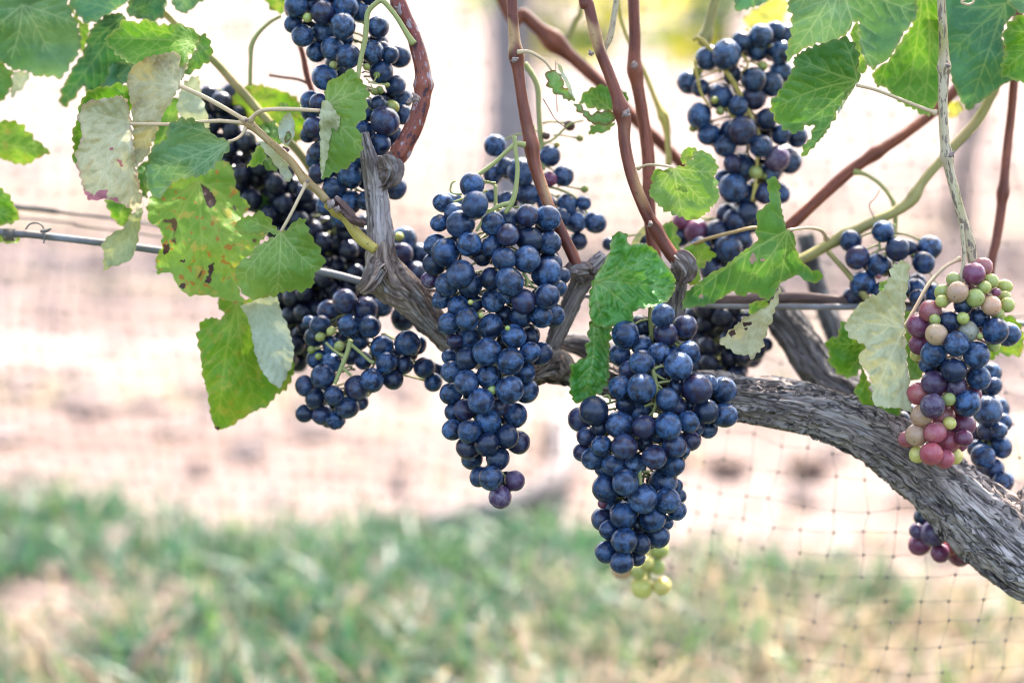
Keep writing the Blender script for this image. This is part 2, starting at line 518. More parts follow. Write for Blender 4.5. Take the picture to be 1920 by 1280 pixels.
def cane_disp(seed, amp=0.06):
    def f(A, S, R):
        p = np.stack([np.cos(A) * 1.2, np.sin(A) * 1.2, S / 0.012], -1)
        return R * amp * (fbm(p, 3, seed) - 0.5) * 3
    return f

def bark_disp(seed, amp=1.0, k=4.5, twist=0.0, stretch=0.030):
    def f(A, S, R):
        A2 = A + twist * S
        w = fbm(np.stack([np.cos(A2) * 1.5, np.sin(A2) * 1.5, S / 0.022], -1), 3, seed) - 0.5
        p = np.stack([np.cos(A2 + w * 0.9) * k, np.sin(A2 + w * 0.9) * k, S / stretch + w * 1.5], -1)
        n1 = fbm(p, 2, seed + 3)
        n2 = fbm(p * np.array([2.1, 2.1, 1.5]), 2, seed + 9)
        n3 = fbm(p * np.array([4.2, 4.2, 2.2]), 2, seed + 15)
        g1 = np.clip(np.abs(n1 - 0.5) / 0.11, 0, 1) ** 0.7
        g2 = np.clip(np.abs(n2 - 0.5) / 0.12, 0, 1) ** 0.7
        lump = fbm(np.stack([np.cos(A), np.sin(A), S / 0.05], -1), 2, seed + 21) - 0.5
        step = np.clip((n1 - 0.5) * 5, -1, 1)
        return amp * (0.0036 * (g1 - 0.8) + 0.0020 * (g2 - 0.8) + 0.0012 * (n3 - 0.5) * 2 + 0.0012 * step) + R * 0.20 * lump
    return f
# ------------------------------------------------------------------ setting: ground
def ground_material():
    m = NT('dry vineyard soil')
    tc = m.n('ShaderNodeTexCoord')
    o = tc.outputs['Object']
    st = m.vmath('MULTIPLY', o, (0.35, 1.0, 1.0))
    n1 = m.noise(st, 1.1, 4, 0.6)
    n2 = m.noise(o, 7.0, 4, 0.6)
    n3 = m.noise(o, 45.0, 4, 0.65)
    c = m.mix(m.ramp(n1, 0.44, 0.56), (0.172, 0.125, 0.108), (0.235, 0.180, 0.160))
    c = m.mix(m.ramp(m.noise(m.vmath('MULTIPLY', o, (0.45, 1.6, 1.0)), 3.2, 4, 0.6), 0.48, 0.62, 0, 0.8), c, (0.115, 0.080, 0.066))
    c = m.mix(m.ramp(m.noise(st, 2.3, 3), 0.54, 0.66, 0, 0.6), c, (0.175, 0.150, 0.085))
    c = m.mix(m.ramp(n3, 0.45, 0.7, 0, 0.5), c, (0.28, 0.225, 0.208))
    # turf in view, plus an unseen darkened strip added to cut bounce light
    sp_ = m.n('ShaderNodeSeparateXYZ')
    m.set(sp_.inputs[0], o)
    turf = m.ramp(m.math('ADD', m.math('ADD', sp_.outputs[1], m.ramp(sp_.outputs[0], -0.2, 0.35, -0.10, 0.45)), m.math('MULTIPLY', m.math('ADD', n2, n1), 0.55)), 2.00, 2.38, 1.0, 0.0)
    front = m.ramp(m.math('ADD', sp_.outputs[1], m.math('MULTIPLY', n2, 0.30)), 1.58, 1.66, 1.0, 0.0)
    near = m.ramp(m.math('ADD', sp_.outputs[1], m.math('MULTIPLY', n2, 0.40)), 1.84, 1.98, 0.0, 1.0)
    turf = m.math('MAXIMUM', m.math('MULTIPLY', turf, near), front)
    c = m.mix(turf, c, m.mix(m.ramp(n3, 0.4, 0.6), (0.030, 0.048, 0.025), (0.070, 0.080, 0.048)))
    h = m.math('ADD', m.math('MULTIPLY', n2, 0.7), m.math('MULTIPLY', n3, 0.3))
    return m.done(m.principled(c, 0.95, m.bump(h, 0.9, 0.06), Specular_IOR_Level=0.1))
M_SOIL = ground_material()
def ground_height(x, y):
    return 0.035 * (fbm(np.stack([x * 1.1, y * 1.9, x * 0], -1), 3, 5) - 0.5)
gx = np.concatenate([[-400, -120, -40, -15], np.linspace(-7, 7, 141), [15, 40, 120, 400]])
gy = np.concatenate([[-400, -120, -40, -12], np.linspace(-4, 12, 201), [20, 50, 150, 500]])
GX, GY = np.meshgrid(gx, gy)
GZ = ground_height(GX, GY) * np.clip((8 - np.abs(GX)) / 3, 0, 1)
nx, ny = len(gx), len(gy)
ii = np.arange(ny - 1)[:, None] * nx + np.arange(nx - 1)[None]
me = mesh_from('ground', np.stack([GX, GY, GZ], -1).reshape(-1, 3), np.stack([ii, ii + 1, ii + nx + 1, ii + nx], -1).reshape(-1, 4))
ground = tag(new_obj('ground', me, None, M_SOIL), kind='structure')

# clods of dry soil, past counting
def clods(name, n, xr, yr, smin, smax, mat):
    base = np.array([(0, 0, 1), (1, 0, 0.1), (0.2, 0.95, 0), (-0.9, 0.4, 0.05), (-0.6, -0.8, 0), (0.5, -0.85, 0.1), (0, 0, -0.6)])
    fc = [(0, 1, 2), (0, 2, 3), (0, 3, 4), (0, 4, 5), (0, 5, 1), (6, 2, 1), (6, 3, 2), (6, 4, 3), (6, 5, 4), (6, 1, 5)]
    x = rng.uniform(*xr, n); y = rng.uniform(*yr, n)
    s = smin + (smax - smin) * rng.random(n) ** 4
    z = ground_height(x, y) + s * 0.2
    V = np.zeros((n, 7, 3)); F = []
    for i in range(n):
        a = rng.uniform(0, 6.28); ca, sa = math.cos(a), math.sin(a)
        b = base * (0.7 + 0.6 * rng.random((7, 1))) * s[i] * np.array([1, 1, 0.6])
        V[i] = np.stack([b[:, 0] * ca - b[:, 1] * sa + x[i], b[:, 0] * sa + b[:, 1] * ca + y[i], b[:, 2] + z[i]], -1)
        F += [tuple(q + i * 7 for q in f) for f in fc]
    return tag(new_obj(name, mesh_from(name, V.reshape(-1, 3), F, False), None, mat), kind='stuff')
M_CLOD = simple_material('soil clod', (0.17, 0.12, 0.10), (0.23, 0.18, 0.16), 6, 0.95, 0.5, 0.02)
clods('soil_clods', 2600, (-2.2, 2.2), (1.6, 7.0), 0.006, 0.05, M_CLOD)

# ------------------------------------------------------------------ setting: grass of the mid row
def blades(name, spots, mats, hmin, hmax, wmin, wmax, lean=0.6, seg=4):
    V, F, MI = [], [], []
    for (x, y, k) in spots:
        h = random.uniform(hmin, hmax); w = random.uniform(wmin, wmax)
        a = random.uniform(0, 6.283); ln = random.uniform(0.1, lean) * h
        dx, dy = math.cos(a) * ln, math.sin(a) * ln
        b = random.uniform(0, 3.1416)
        wx, wy = math.cos(b) * w / 2, math.sin(b) * w / 2
        z0 = float(ground_height(np.array(x), np.array(y))) - 0.004
        o = len(V)
        for q in range(seg + 1):
            t = q / seg
            ww = 1 - t ** 1.6
            cx, cy, cz = x + dx * t * t, y + dy * t * t, z0 + h * (t - 0.25 * t * t * (ln / h))
            if q < seg:
                V.append((cx - wx * ww, cy - wy * ww, cz)); V.append((cx + wx * ww, cy + wy * ww, cz))
            else:
                V.append((cx, cy, cz))
        for q in range(seg - 1):
            F.append((o + 2 * q, o + 2 * q + 1, o + 2 * q + 3, o + 2 * q + 2)); MI.append(k)
        F.append((o + 2 * seg - 2, o + 2 * seg - 1, o + 2 * seg)); MI.append(k)
    me = mesh_from(name, V, F)
    ob = tag(new_obj(name, me, None, mats), kind='stuff')
    me.polygons.foreach_set('material_index', MI)
    return ob
M_GR1 = simple_material('grass blue green', (0.040, 0.098, 0.062), (0.078, 0.142, 0.100), 9, 0.40, 0.1, trans=(0.06, 0.17, 0.075))
M_GR2 = simple_material('grass fresh green', (0.07, 0.14, 0.05), (0.11, 0.19, 0.08), 9, 0.40, 0.1, trans=(0.14, 0.26, 0.07))
M_GR3 = simple_material('straw', (0.28, 0.21, 0.16), (0.36, 0.285, 0.23), 9, 0.6, 0.1, trans=(0.5, 0.4, 0.25))
def patch(x, y, s=0):
    return float(fbm(np.array([[x * 2.6, y * 3.4, s]]), 3, 41)[0])
sp = []
while len(sp) < 15000:
    x = random.uniform(-2.6, 2.6); y = random.uniform(1.36, 2.25)
    lim = 1.90 - 0.22 * max(0.0, min(1.0, (x + 0.05) / 0.35)) if x < 1.2 else 2.0
    q = patch(x, y) + 0.07 + (0.05 if x < -0.15 else 0.0) - 0.5 * max(0.0, y - lim) - (0.06 * min(1.5, max(0, x - 0.05) / 0.2)) - (0.16 + (0.20 if x > 0.08 else 0)) * max(0.0, (1.72 - y) / 0.15) * (1 if y > 1.6 else 0.6)
    if q > 0.475 + random.uniform(-0.045, 0.045):
        sp.append((x, y, 0 if random.random() < 0.75 else 1))
blades('grass', sp, [M_GR1, M_GR2], 0.025, 0.085, 0.004, 0.014, 1.7)
sp = [(random.uniform(-2.6, 2.6), random.uniform(1.4, 2.6), 0) for _ in range(700)]
sp += [(random.uniform(-0.9, 0.9), random.uniform(1.55, 1.84), 0 if random.random() < 0.75 else 1) for _ in range(1500)]
sp += [(random.uniform(0.0, 0.8), random.uniform(1.5, 1.95), 0 if random.random() < 0.7 else 1) for _ in range(1900)]
sp += [(random.uniform(-3, 3), random.uniform(2.6, 6.0), 0 if random.random() < 0.7 else 1) for _ in range(1500)]
blades('dry_grass', sp, [M_GR3, M_GR2], 0.02, 0.085, 0.003, 0.010, 1.6, 3)

# loose straw stalks lying on the grass
def ground_pt(px, py, z=0.03):
    d = P(px, py, 0.0) - CAM
    return CAM + d * ((z - CAM_Z) / d[2])
for k, (a, b, r, lab) in enumerate([
        ((40, 1165), (100, 1262), 0.0050, 'pale dry stalk slanting down to the right in the grass at lower left'),
        ((335, 1165), (245, 1262), 0.0060, 'thick pale dry stalk slanting down to the left across the grass'),
        ((128, 1235), (190, 1300), 0.0045, 'short pale dry stalk at the bottom edge beside the lower left stalk'),
        ((545, 1215), (575, 1300), 0.0050, 'pinkish dry stalk standing at the bottom edge left of the centre')]):
    p0, p1 = ground_pt(*a, 0.075), ground_pt(*b, 0.030)
    mid = (p0 + p1) / 2 + np.array([0, 0, 0.008])
    ext = p1 + (p1 - p0) * 0.25; ext[2] = 0.004
    ob = tube_obj('dry_stalk', [tube_data([[*p0, r * 0.6], [*mid, r], [*p1, r], [*ext, r]], 0.006, 6)], M_GR3)
    tag(ob, lab, 'dry stalk', 'dry stalks lying in the grass')

# clods and a made-up dark streak on the bare soil beyond
def rock(px, py, s, lab):
    c = ground_pt(px, py, 0.02)
    V = []; F = []
    U, W = 12, 7
    for i in range(W + 1):
        th = math.pi * i / W
        for j in range(U):
            ph = 2 * math.pi * j / U
            V.append((math.sin(th) * math.cos(ph) * 1.3, math.sin(th) * math.sin(ph), math.cos(th) * 0.6))
    V = np.array(V)
    V *= (0.75 + 0.6 * fbm(V * 1.7 + px, 3, int(px)))[:, None] * s
    for i in range(W):
        for j in range(U):
            F.append((i * U + j, (i + 1) * U + j, (i + 1) * U + (j + 1) % U, i * U + (j + 1) % U))
    o = new_obj('soil_clod', mesh_from('soil_clod', V, F), None, M_DCLOD)
    o.location = tuple(c)
    tag(o, lab, 'clod', 'dark clods on the bare soil')
M_DCLOD = simple_material('dark clod', (0.10, 0.062, 0.045), (0.17, 0.115, 0.09), 20, 0.95, 0.5, 0.02)
rock(1365, 872, 0.024, 'dark brown clod on the soil just right of the long bunch')
rock(1515, 870, 0.026, 'dark brown clod on the soil under the bend of the trunk')
M_STREAK = simple_material('streak grey', (0.20, 0.17, 0.16), (0.13, 0.11, 0.105), 20, 0.9, 0.4, 0.01)
streak_pts = [[*ground_pt(x, y, z), r] for x, y, z, r in ((1035, 770, 0.03, 0.012), (1062, 840, 0.05, 0.017), (1040, 900, 0.05, 0.018), (980, 935, 0.04, 0.018), (890, 960, 0.03, 0.018), (800, 985, 0.02, 0.014))]  # made-up tube added to stand in for a dark curved streak
tag(tube_obj('dark_streak', [tube_data(streak_pts, 0.01, 10, cane_disp(4, 0.15))], M_STREAK), 'made-up grey tube for a curved dark streak on the soil between the two big bunches', 'added streak')

# ------------------------------------------------------------------ far row of vines with its post
LOBE = np.array([(0, -0.10), (0.16, -0.36), (0.40, -0.40), (0.52, -0.14), (0.74, 0.06), (0.56, 0.26), (0.66, 0.52), (0.36, 0.56),
                 (0.22, 0.80), (0.0, 1.0), (-0.22, 0.80), (-0.36, 0.56), (-0.66, 0.52), (-0.56, 0.26), (-0.74, 0.06), (-0.52, -0.14), (-0.40, -0.40), (-0.16, -0.36)])
def leaf_cloud(name, centres, size, mats, parent, droop=0.7):
    V, F, MI = [], [], []
    m = len(LOBE)
    for c in centres:
        s = size * random.uniform(0.6, 1.15)
        R = Euler((random.uniform(-0.9, 0.9) + droop, random.uniform(-0.7, 0.7), random.uniform(0, 6.28))).to_matrix()
        o = len(V)
        cup = random.uniform(-0.3, 0.5)
        V.append(tuple(Vector(c) + R @ Vector((0, 0.15 * s, 0.0))))
        for (u, v) in LOBE:
            V.append(tuple(Vector(c) + R @ Vector((u * s, v * s, -cup * s * (u * u + 0.4 * v * v) + random.uniform(-0.05, 0.05) * s))))
        k = random.randrange(len(mats))
        for q in range(m):
            F.append((o, o + 1 + q, o + 1 + (q + 1) % m)); MI.append(k)
    me = mesh_from(name, V, F)
    ob = tag(new_obj(name, me, parent, mats), kind='stuff')
    me.polygons.foreach_set('material_index', MI)
    for nm in ('vein', 'edge'):
        me.attributes.new(nm, 'FLOAT', 'POINT')
    return ob

ROW2 = 5.0
def far_vine(x, lab, seed):
    root = empty('grape_vine', (x, ROW2, 0))
    tag(root, lab, 'vine', 'vines of the next row')
    rr = random.Random(seed)
    c = [[x, ROW2, -0.02, 0.034]]
    for k in range(1, 6):
        c.append([x + rr.uniform(-0.03, 0.03), ROW2 + rr.uniform(-0.03, 0.03), 0.17 * k, 0.032 - 0.002 * k])
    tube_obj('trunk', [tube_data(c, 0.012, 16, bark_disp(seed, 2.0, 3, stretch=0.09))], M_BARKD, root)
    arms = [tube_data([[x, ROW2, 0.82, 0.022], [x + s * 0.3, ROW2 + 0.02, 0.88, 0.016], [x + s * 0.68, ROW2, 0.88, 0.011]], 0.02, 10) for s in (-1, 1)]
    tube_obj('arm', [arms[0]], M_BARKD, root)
    tube_obj('arm', [arms[1]], M_BARKD, root)
    cs = []
    for k in range(210):
        cs.append((x + rr.uniform(-0.75, 0.75), ROW2 + rr.gauss(0, 0.17), 0.66 + 1.1 * rr.random()))
    if lab.find('golden') >= 0:
        for k in range(46):
            cs.append((rr.uniform(0.06, 0.62), ROW2 - 0.1 + rr.gauss(0, 0.12), 0.50 + 0.2 * rr.random()))
    for k in range(7):
        cs.append((x + rr.uniform(-0.6, 0.6), ROW2 - 0.15 + rr.gauss(0, 0.1), rr.uniform(0.52, 0.66)))
    leaf_cloud('foliage', cs, 0.085, [LM['gold'], LM['yellow'], LM['gold'], LM['light']] if lab.find('golden') >= 0 else [LM['mid'], LM['yellow'], LM['mid'], LM['light']], root)
for k, (x, lab) in enumerate([(-2.05, 'far blurred vine of the next row beyond the top left corner'),
                              (-0.52, 'far blurred vine with a thin dark trunk left of the grey post'),
                              (0.62, 'far blurred vine with golden lit leaves right of the grey post'),
                              (1.32, 'far blurred vine with a dark trunk behind the upper right leaves'),
                              (2.6, 'far blurred vine of the next row beyond the top right corner')]):
    far_vine(x, lab, 60 + k)
V, F, B = tube_data([[0.0, 4.75, -0.05, 0.066], [0.0, 4.75, 0.6, 0.064], [0.0, 4.75, 1.9, 0.062]], 0.05, 20, bark_disp(3, 0.7, 2.5, stretch=0.3))
M_POST = wood_material('weathered post', (0.34, 0.30, 0.29), (0.26, 0.23, 0.22), (0.2, 0.18, 0.18))
post = tube_obj('wooden_post', [(V, F, B)], M_POST)
tag(post, 'grey weathered wooden post standing blurred behind the red canes', 'post')

# ------------------------------------------------------------------ bird net hung behind the vine
def net_y(X, Z):
    t = np.clip((X + 0.15) / 0.45, 0, 1); t = t * t * (3 - 2 * t)
    u = np.clip((0.58 - Z) / 0.25, 0, 1); u = u * u * (3 - 2 * u)
    base = 1.40 - 0.262 * t * u - 0.05 * t
    return base + 0.012 * np.sin(X * 9 + Z * 3) + 0.05 * (fbm(np.stack([X * 4, Z * 6, X * 0], -1), 2, 77) - 0.5)
CELL = 0.0165
us = np.arange(-1.15, 1.15, CELL); ws = np.arange(0.01, 0.84, CELL)
UU, WW = np.meshgrid(us, ws)
sag = 0.010 * (fbm(np.stack([UU * 5, WW * 5, UU * 0], -1), 2, 12) - 0.5)
fold = 0.035 * (fbm(np.stack([UU * 3, WW * 7, UU * 0 + 3], -1), 2, 31) - 0.5)
pull = 0.085 * (fbm(np.stack([UU * 6, WW * 4.5, UU * 0 + 9], -1), 3, 55) - 0.5)
NX = UU + 0.006 * (rng.random(UU.shape) - 0.5) + sag * 2 + pull
NZ = WW + 0.005 * (rng.random(UU.shape) - 0.5) + sag + fold * 1.5
NZ = np.maximum(NZ, 0.012)
NP = np.stack([NX, net_y(NX, NZ), NZ], -1)
nv, nf = [], []
off = [np.array(v) for v in ((0, 0, 1.0), (0.7, -0.5, -0.5), (-0.7, 0.5, -0.5))]
off2 = [np.array(v) for v in ((1.0, 0, 0), (-0.5, 0.7, 0), (-0.5, -0.7, 0))]
def thread(pa, pb, oo, r):
    b = len(nv)
    mid = (pa + pb) / 2 + np.array([0, 0, -0.0006])
    for p in (pa, mid, pb):
        for o in oo: nv.append(p + o * r)
    for s in (0, 3):
        for q in range(3):
            nf.append((b + s + q, b + s + (q + 1) % 3, b + s + 3 + (q + 1) % 3, b + s + 3 + q))
R_, C_ = UU.shape
okt = [np.array(v) * 0.0013 for v in ((1, 0, 0), (-1, 0, 0), (0, 1, 0), (0, -1, 0), (0, 0, 1.3), (0, 0, -1.3))]
okf = [(0, 2, 4), (2, 1, 4), (1, 3, 4), (3, 0, 4), (2, 0, 5), (1, 2, 5), (3, 1, 5), (0, 3, 5)]
for i in range(R_):
    for j in range(C_):
        if j + 1 < C_: thread(NP[i, j], NP[i, j + 1], off, 0.00020)
        if i + 1 < R_: thread(NP[i, j], NP[i + 1, j], off2, 0.00020)
        b = len(nv)
        for o in okt: nv.append(NP[i, j] + o)
        nf += [tuple(q + b for q in f) for f in okf]
net = new_obj('bird_net', mesh_from('bird_net', nv, nf), None, M_NET)
tag(net, 'fine dark square meshed bird net hanging behind the vine', 'net')

# ------------------------------------------------------------------ the vine
vine = empty('grape_vine', tuple(P(2150, 1500, 0.03) * np.array([1, 1, 0])))
tag(vine, 'gnarled old grape vine in focus with thick grey trunk, red canes and large leaves', 'vine')

# trunk, rising from the ground at the lower right and running left behind the bunches
tr = px_ctrl([(2240, 2400, 82), (2190, 1900, 80), (2110, 1340, 80), (2010, 1110, 76), (1905, 1035, 76), (1820, 962, 71), (1745, 893, 63), (1672, 838, 55), (1600, 798, 49),
              (1520, 768, 44), (1440, 752, 40), (1360, 742, 38), (1270, 735, 35), (1180, 722, 30), (1100, 705, 25), (1030, 697, 19)], 0.024)
tube_obj('trunk', [tube_data(tr, 0.0011, 150, bark_disp(11, 1.0, 5.5, twist=3.0, stretch=0.028))], M_BARK, vine)
# loose fibres of shaggy bark standing off the trunk
tw = np.array([(q[0], q[1], q[2]) for q in ((2010, 1110, 76), (1905, 1035, 76), (1820, 962, 71), (1745, 893, 63), (1672, 838, 55), (1600, 798, 49), (1520, 768, 44), (1440, 752, 40), (1360, 742, 38), (1270, 735, 35))], float)
rb = random.Random(5)
fib = []
for k in range(120):
    t = rb.uniform(0.3, 8.7); u = rb.uniform(-1.0, 1.0); u = math.copysign(abs(u) ** 0.7, u)
    ln = rb.uniform(0.12, 0.40); lift = rb.uniform(0.0, 0.0022)
    rows = []
    for q in range(5):
        tt = min(8.99, max(0, t + ln * (q / 4 - 0.5)))
        i0 = int(tt); fr = tt - i0
        c_ = tw[i0] * (1 - fr) + tw[i0 + 1] * fr
        dv = tw[i0 + 1][:2] - tw[i0][:2]; dv = dv / np.linalg.norm(dv); nn = np.array([-dv[1], dv[0]])
        uu = u + 0.06 * math.sin(q * 1.3 + k)
        off = nn * uu * c_[2] * 1.0
        dep = 0.024 - math.sqrt(max(0.0, 1 - min(1, uu * uu))) * c_[2] / 3000 * 1.0 - lift * ((q / 4 - 0.5) * 2) ** 2 - 0.0006
        rows.append((c_[0] + off[0], c_[1] + off[1], (1.0, 2.6, 3.2, 2.6, 0.8)[q] * rb.uniform(0.7, 1.1), dep))
    fib.append(tube_data(px_ctrl(rows), 0.0014, 6))
tag(tube_obj('loose_bark', fib, M_BARK, vine), kind='stuff')
# rough stub of an old cut at the right edge of the trunk
tube_obj('stub', [tube_data(px_ctrl([(1885, 1035, 30, 0.02), (1925, 985, 46, 0.02), (1975, 930, 50, 0.02), (2010, 870, 40, 0.02)]), 0.0012, 90, bark_disp(23, 1.3, 4, stretch=0.010))], M_BARK, vine)
# arm behind, shade painted into its bark
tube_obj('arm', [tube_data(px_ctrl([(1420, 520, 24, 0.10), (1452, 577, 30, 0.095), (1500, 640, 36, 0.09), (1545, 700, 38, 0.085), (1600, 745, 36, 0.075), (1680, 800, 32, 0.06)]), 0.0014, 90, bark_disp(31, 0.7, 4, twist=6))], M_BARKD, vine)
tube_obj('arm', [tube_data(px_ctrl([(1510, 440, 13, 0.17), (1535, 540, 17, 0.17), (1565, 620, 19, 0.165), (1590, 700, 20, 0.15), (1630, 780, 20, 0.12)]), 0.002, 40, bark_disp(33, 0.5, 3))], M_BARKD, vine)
# left arm with its spur
tube_obj('arm', [tube_data(px_ctrl([(713, 455, 23, 0.0), (714, 490, 29, 0.0), (727, 522, 36, 0.005), (768, 560, 31, 0.012), (806, 602, 25, 0.02), (850, 640, 23, 0.028), (930, 680, 23, 0.035), (1040, 697, 22, 0.035)]), 0.0011, 110, bark_disp(41, 0.75, 3.5, twist=5))], M_WOODB, vine)
tube_obj('spur', [tube_data(px_ctrl([(682, 250, 9, -0.004), (690, 285, 14, -0.004), (700, 320, 19, -0.004), (707, 360, 20, -0.002), (711, 400, 21, 0), (714, 440, 24, 0), (716, 475, 24, 0.002)]), 0.0010, 84, bark_disp(43, 0.45, 4.5, stretch=0.05))], M_WOODG, vine)
tube_obj('spur', [tube_data(px_ctrl([(1133, 478, 11, 0.002), (1112, 500, 15, 0.005), (1093, 525, 19, 0.008), (1075, 560, 17, 0.010), (1052, 610, 15, 0.013), (1032, 655, 15, 0.018), (1022, 695, 24, 0.025)]), 0.0010, 72, bark_disp(47, 0.45, 3.5, stretch=0.05))], M_WOODG, vine)
tube_obj('spur', [tube_data(px_ctrl([(1283, 490, 14, 0.0), (1276, 515, 15, 0.004), (1270, 560, 16, 0.01), (1262, 620, 17, 0.02), (1255, 735, 19, 0.035)]), 0.0010, 72, bark_disp(49, 0.5, 3.5, stretch=0.04))], M_WOODG, vine)
# knots of torn bark where spurs meet the old wood
tube_obj('knot', [tube_data(px_ctrl([(1000, 706, 8, 0.0), (1022, 694, 20, 0.01), (1045, 683, 22, 0.014), (1062, 700, 13, 0.012)]), 0.0009, 60, bark_disp(51, 1.2, 3.5, stretch=0.012))], M_WOODB, vine)
tube_obj('knot', [tube_data(px_ctrl([(1064, 508, 9, -0.006), (1082, 506, 16, -0.004), (1100, 510, 15, 0.0), (1112, 518, 8, 0.0)]), 0.0009, 60, bark_disp(52, 1.0, 3.5, stretch=0.012))], M_BUD, vine)
tube_obj('knot', [tube_data(px_ctrl([(720, 292, 9, -0.012), (733, 312, 18, -0.010), (730, 335, 13, -0.008), (716, 348, 8, -0.004)]), 0.0009, 60, bark_disp(53, 1.1, 3.0, stretch=0.010))], M_BUD, vine)
tube_obj('knot', [tube_data(px_ctrl([(1265, 478, 8, -0.010), (1278, 490, 17, -0.010), (1284, 508, 17, -0.006), (1276, 528, 9, -0.004)]), 0.0009, 60, bark_disp(54, 1.0, 3.0, stretch=0.012))], M_BUD, vine)
tube_obj('knot', [tube_data(px_ctrl([(700, 512, 10, -0.012), (712, 500, 17, -0.010), (690, 535, 15, -0.012), (676, 545, 6, -0.010)]), 0.0009, 60, bark_disp(55, 1.0, 3.0, stretch=0.02))], M_WOODB, vine)
# canes (upper ends run on up into the canopy)
UP = -700
def cane(rows, d, mat, seed, nodes=(), label=None, sides=20, amp=0.05, bud=()):
    rows = [(q[0], q[1], q[2] * 0.98, *q[3:]) for q in rows]
    o = tube_obj('cane', [tube_data(px_ctrl(rows, d), 0.0014, sides, cane_disp(seed, amp), nodes)], mat, vine)
    if label: o['label'] = label
    for (x, y, r, dd) in bud:
        parts = []
        for q in range(6):
            a = random.uniform(0, 6.28); l = r * random.uniform(0.5, 0.85); off = r * 0.35
            bx, by = x + random.uniform(-off, off), y + random.uniform(-off, off)
            parts.append(tube_data(px_ctrl([(bx - math.cos(a) * l * 0.5, by - math.sin(a) * l * 0.5, r * 0.22, dd + 0.002), (bx, by, r * 0.40, dd - 0.001 * q * 0.6), (bx + math.cos(a) * l * 0.5, by + math.sin(a) * l * 0.5, r * 0.30, dd - 0.002), (bx + math.cos(a) * l, by + math.sin(a) * l, r * 0.16, dd - 0.001)]), 0.0004, 10, cane_disp(q + seed, 0.5)))
        b = tube_obj('bud', parts, M_BUD, o)
    return o
cane([(690, UP, 9), (735, -60, 11.5), (752, 10, 12.5), (775, 65, 13.5), (789, 115, 15), (794, 160, 15.5), (787, 205, 17), (771, 248, 18), (750, 287, 17), (735, 312, 15)], -0.006, M_PEEL, 1, [(0.84, 0.22, 0.004), (0.97, 0.15, 0.005)], 'thick red cane with peeling grey bark arching beside the left spur', 24, 0.07, [(780, 183, 11, -0.022), (768, 190, 8, -0.022)])
cane([(935, UP, 8), (958, -60, 10), (962, 40, 10.5), (968, 105, 11.5), (980, 190, 11), (995, 265, 13), (1003, 310, 12), (1025, 375, 11), (1050, 430, 11), (1072, 475, 11.5), (1082, 500, 11)], -0.004, M_REDTAN, 2, [(0.66, 0.28, 0.006), (0.80, 0.15, 0.006)], 'red brown cane with tan patches above the middle bunch', bud=[(966, 112, 8, -0.016)])
cane([(700, UP, 9), (930, -30, 12), (985, 30, 12.5), (1050, 88, 13), (1120, 150, 12.5), (1200, 232, 12), (1262, 290, 11), (1300, 340, 9)], 0.15, M_RED, 3, [(0.70, 0.5, 0.009)], 'blurred red cane slanting down to the right behind the upright canes')
cane([(1060, UP, 8), (1090, -60, 10), (1104, 10, 10.5), (1122, 85, 11), (1148, 155, 11.5), (1168, 218, 13), (1172, 270, 11.5), (1185, 330, 11.5), (1206, 385, 12), (1232, 435, 12.5), (1262, 480, 13), (1280, 500, 12)], -0.008, M_REDTAN, 4, [(0.62, 0.15, 0.005), (0.74, 0.28, 0.006), (0.93, 0.15, 0.005)], 'slender red cane curving from the top edge down to the right hand spur', bud=[(1174, 212, 10, -0.022), (1108, 100, 7, -0.018), (1220, 420, 7, -0.022)])
cane([(1170, UP, 9), (1186, -60, 11), (1190, 60, 11), (1190, 125, 12), (1204, 210, 11.5), (1216, 300, 12.5), (1216, 370, 12), (1222, 440, 12), (1240, 560, 13)], 0.035, M_RED, 5, [(0.66, 0.25, 0.006)], 'upright red brown cane just behind the slender one', bud=[(1190, 122, 10, 0.022)])
cane([(1475, 430, 12, 0.07), (1512, 395, 11.5, 0.07), (1552, 358, 11.5, 0.07), (1592, 322, 12, 0.072), (1640, 288, 11, 0.075), (1700, 248, 11, 0.08), (1760, 200, 11, 0.09), (1850, 110, 10, 0.1), (2050, -60, 9, 0.12), (2300, -500, 7, 0.15)], 0.08, M_RED, 6, [(0.16, 0.25, 0.006)], 'red brown cane slanting up to the right through the open background')
cane([(1440, 512, 8, 0.05), (1510, 482, 10, 0.052), (1560, 455, 11, 0.055), (1640, 414, 10, 0.055), (1700, 383, 10.5, 0.058), (1735, 335, 9, 0.06), (1790, 272, 9, 0.065), (1835, 222, 10.5, 0.068), (1865, 160, 8.5, 0.07), (1900, 60, 8, 0.08), (2050, UP, 6, 0.1)], 0.06, M_OLIVE, 7, [(0.11, 0.3, 0.006), (0.21, 0.2, 0.006), (0.38, 0.3, 0.005)], 'olive green cane slanting up to the right with bent joints')
cane([(1755, UP, 7), (1764, -60, 8), (1768, 50, 8.5), (1770, 122, 10), (1768, 205, 9), (1775, 292, 9.5), (1792, 365, 9), (1806, 415, 9.5), (1818, 455, 11), (1824, 492, 9)], -0.012, M_TANP, 8, [(0.69, 0.3, 0.004), (0.83, 0.3, 0.004)], 'pale tan cane with dark streaks above the ripening bunch', bud=[(1778, 124, 7, -0.022), (1784, 290, 7, -0.022)])
cane([(1935, UP, 6), (1915, -60, 8), (1900, 170, 8), (1888, 285, 8.5), (1878, 385, 9), (1868, 450, 8.5), (1858, 500, 8), (1850, 620, 8)], 0.075, M_RED, 9, [(0.80, 0.3, 0.006)], 'thin red cane at the far right edge')
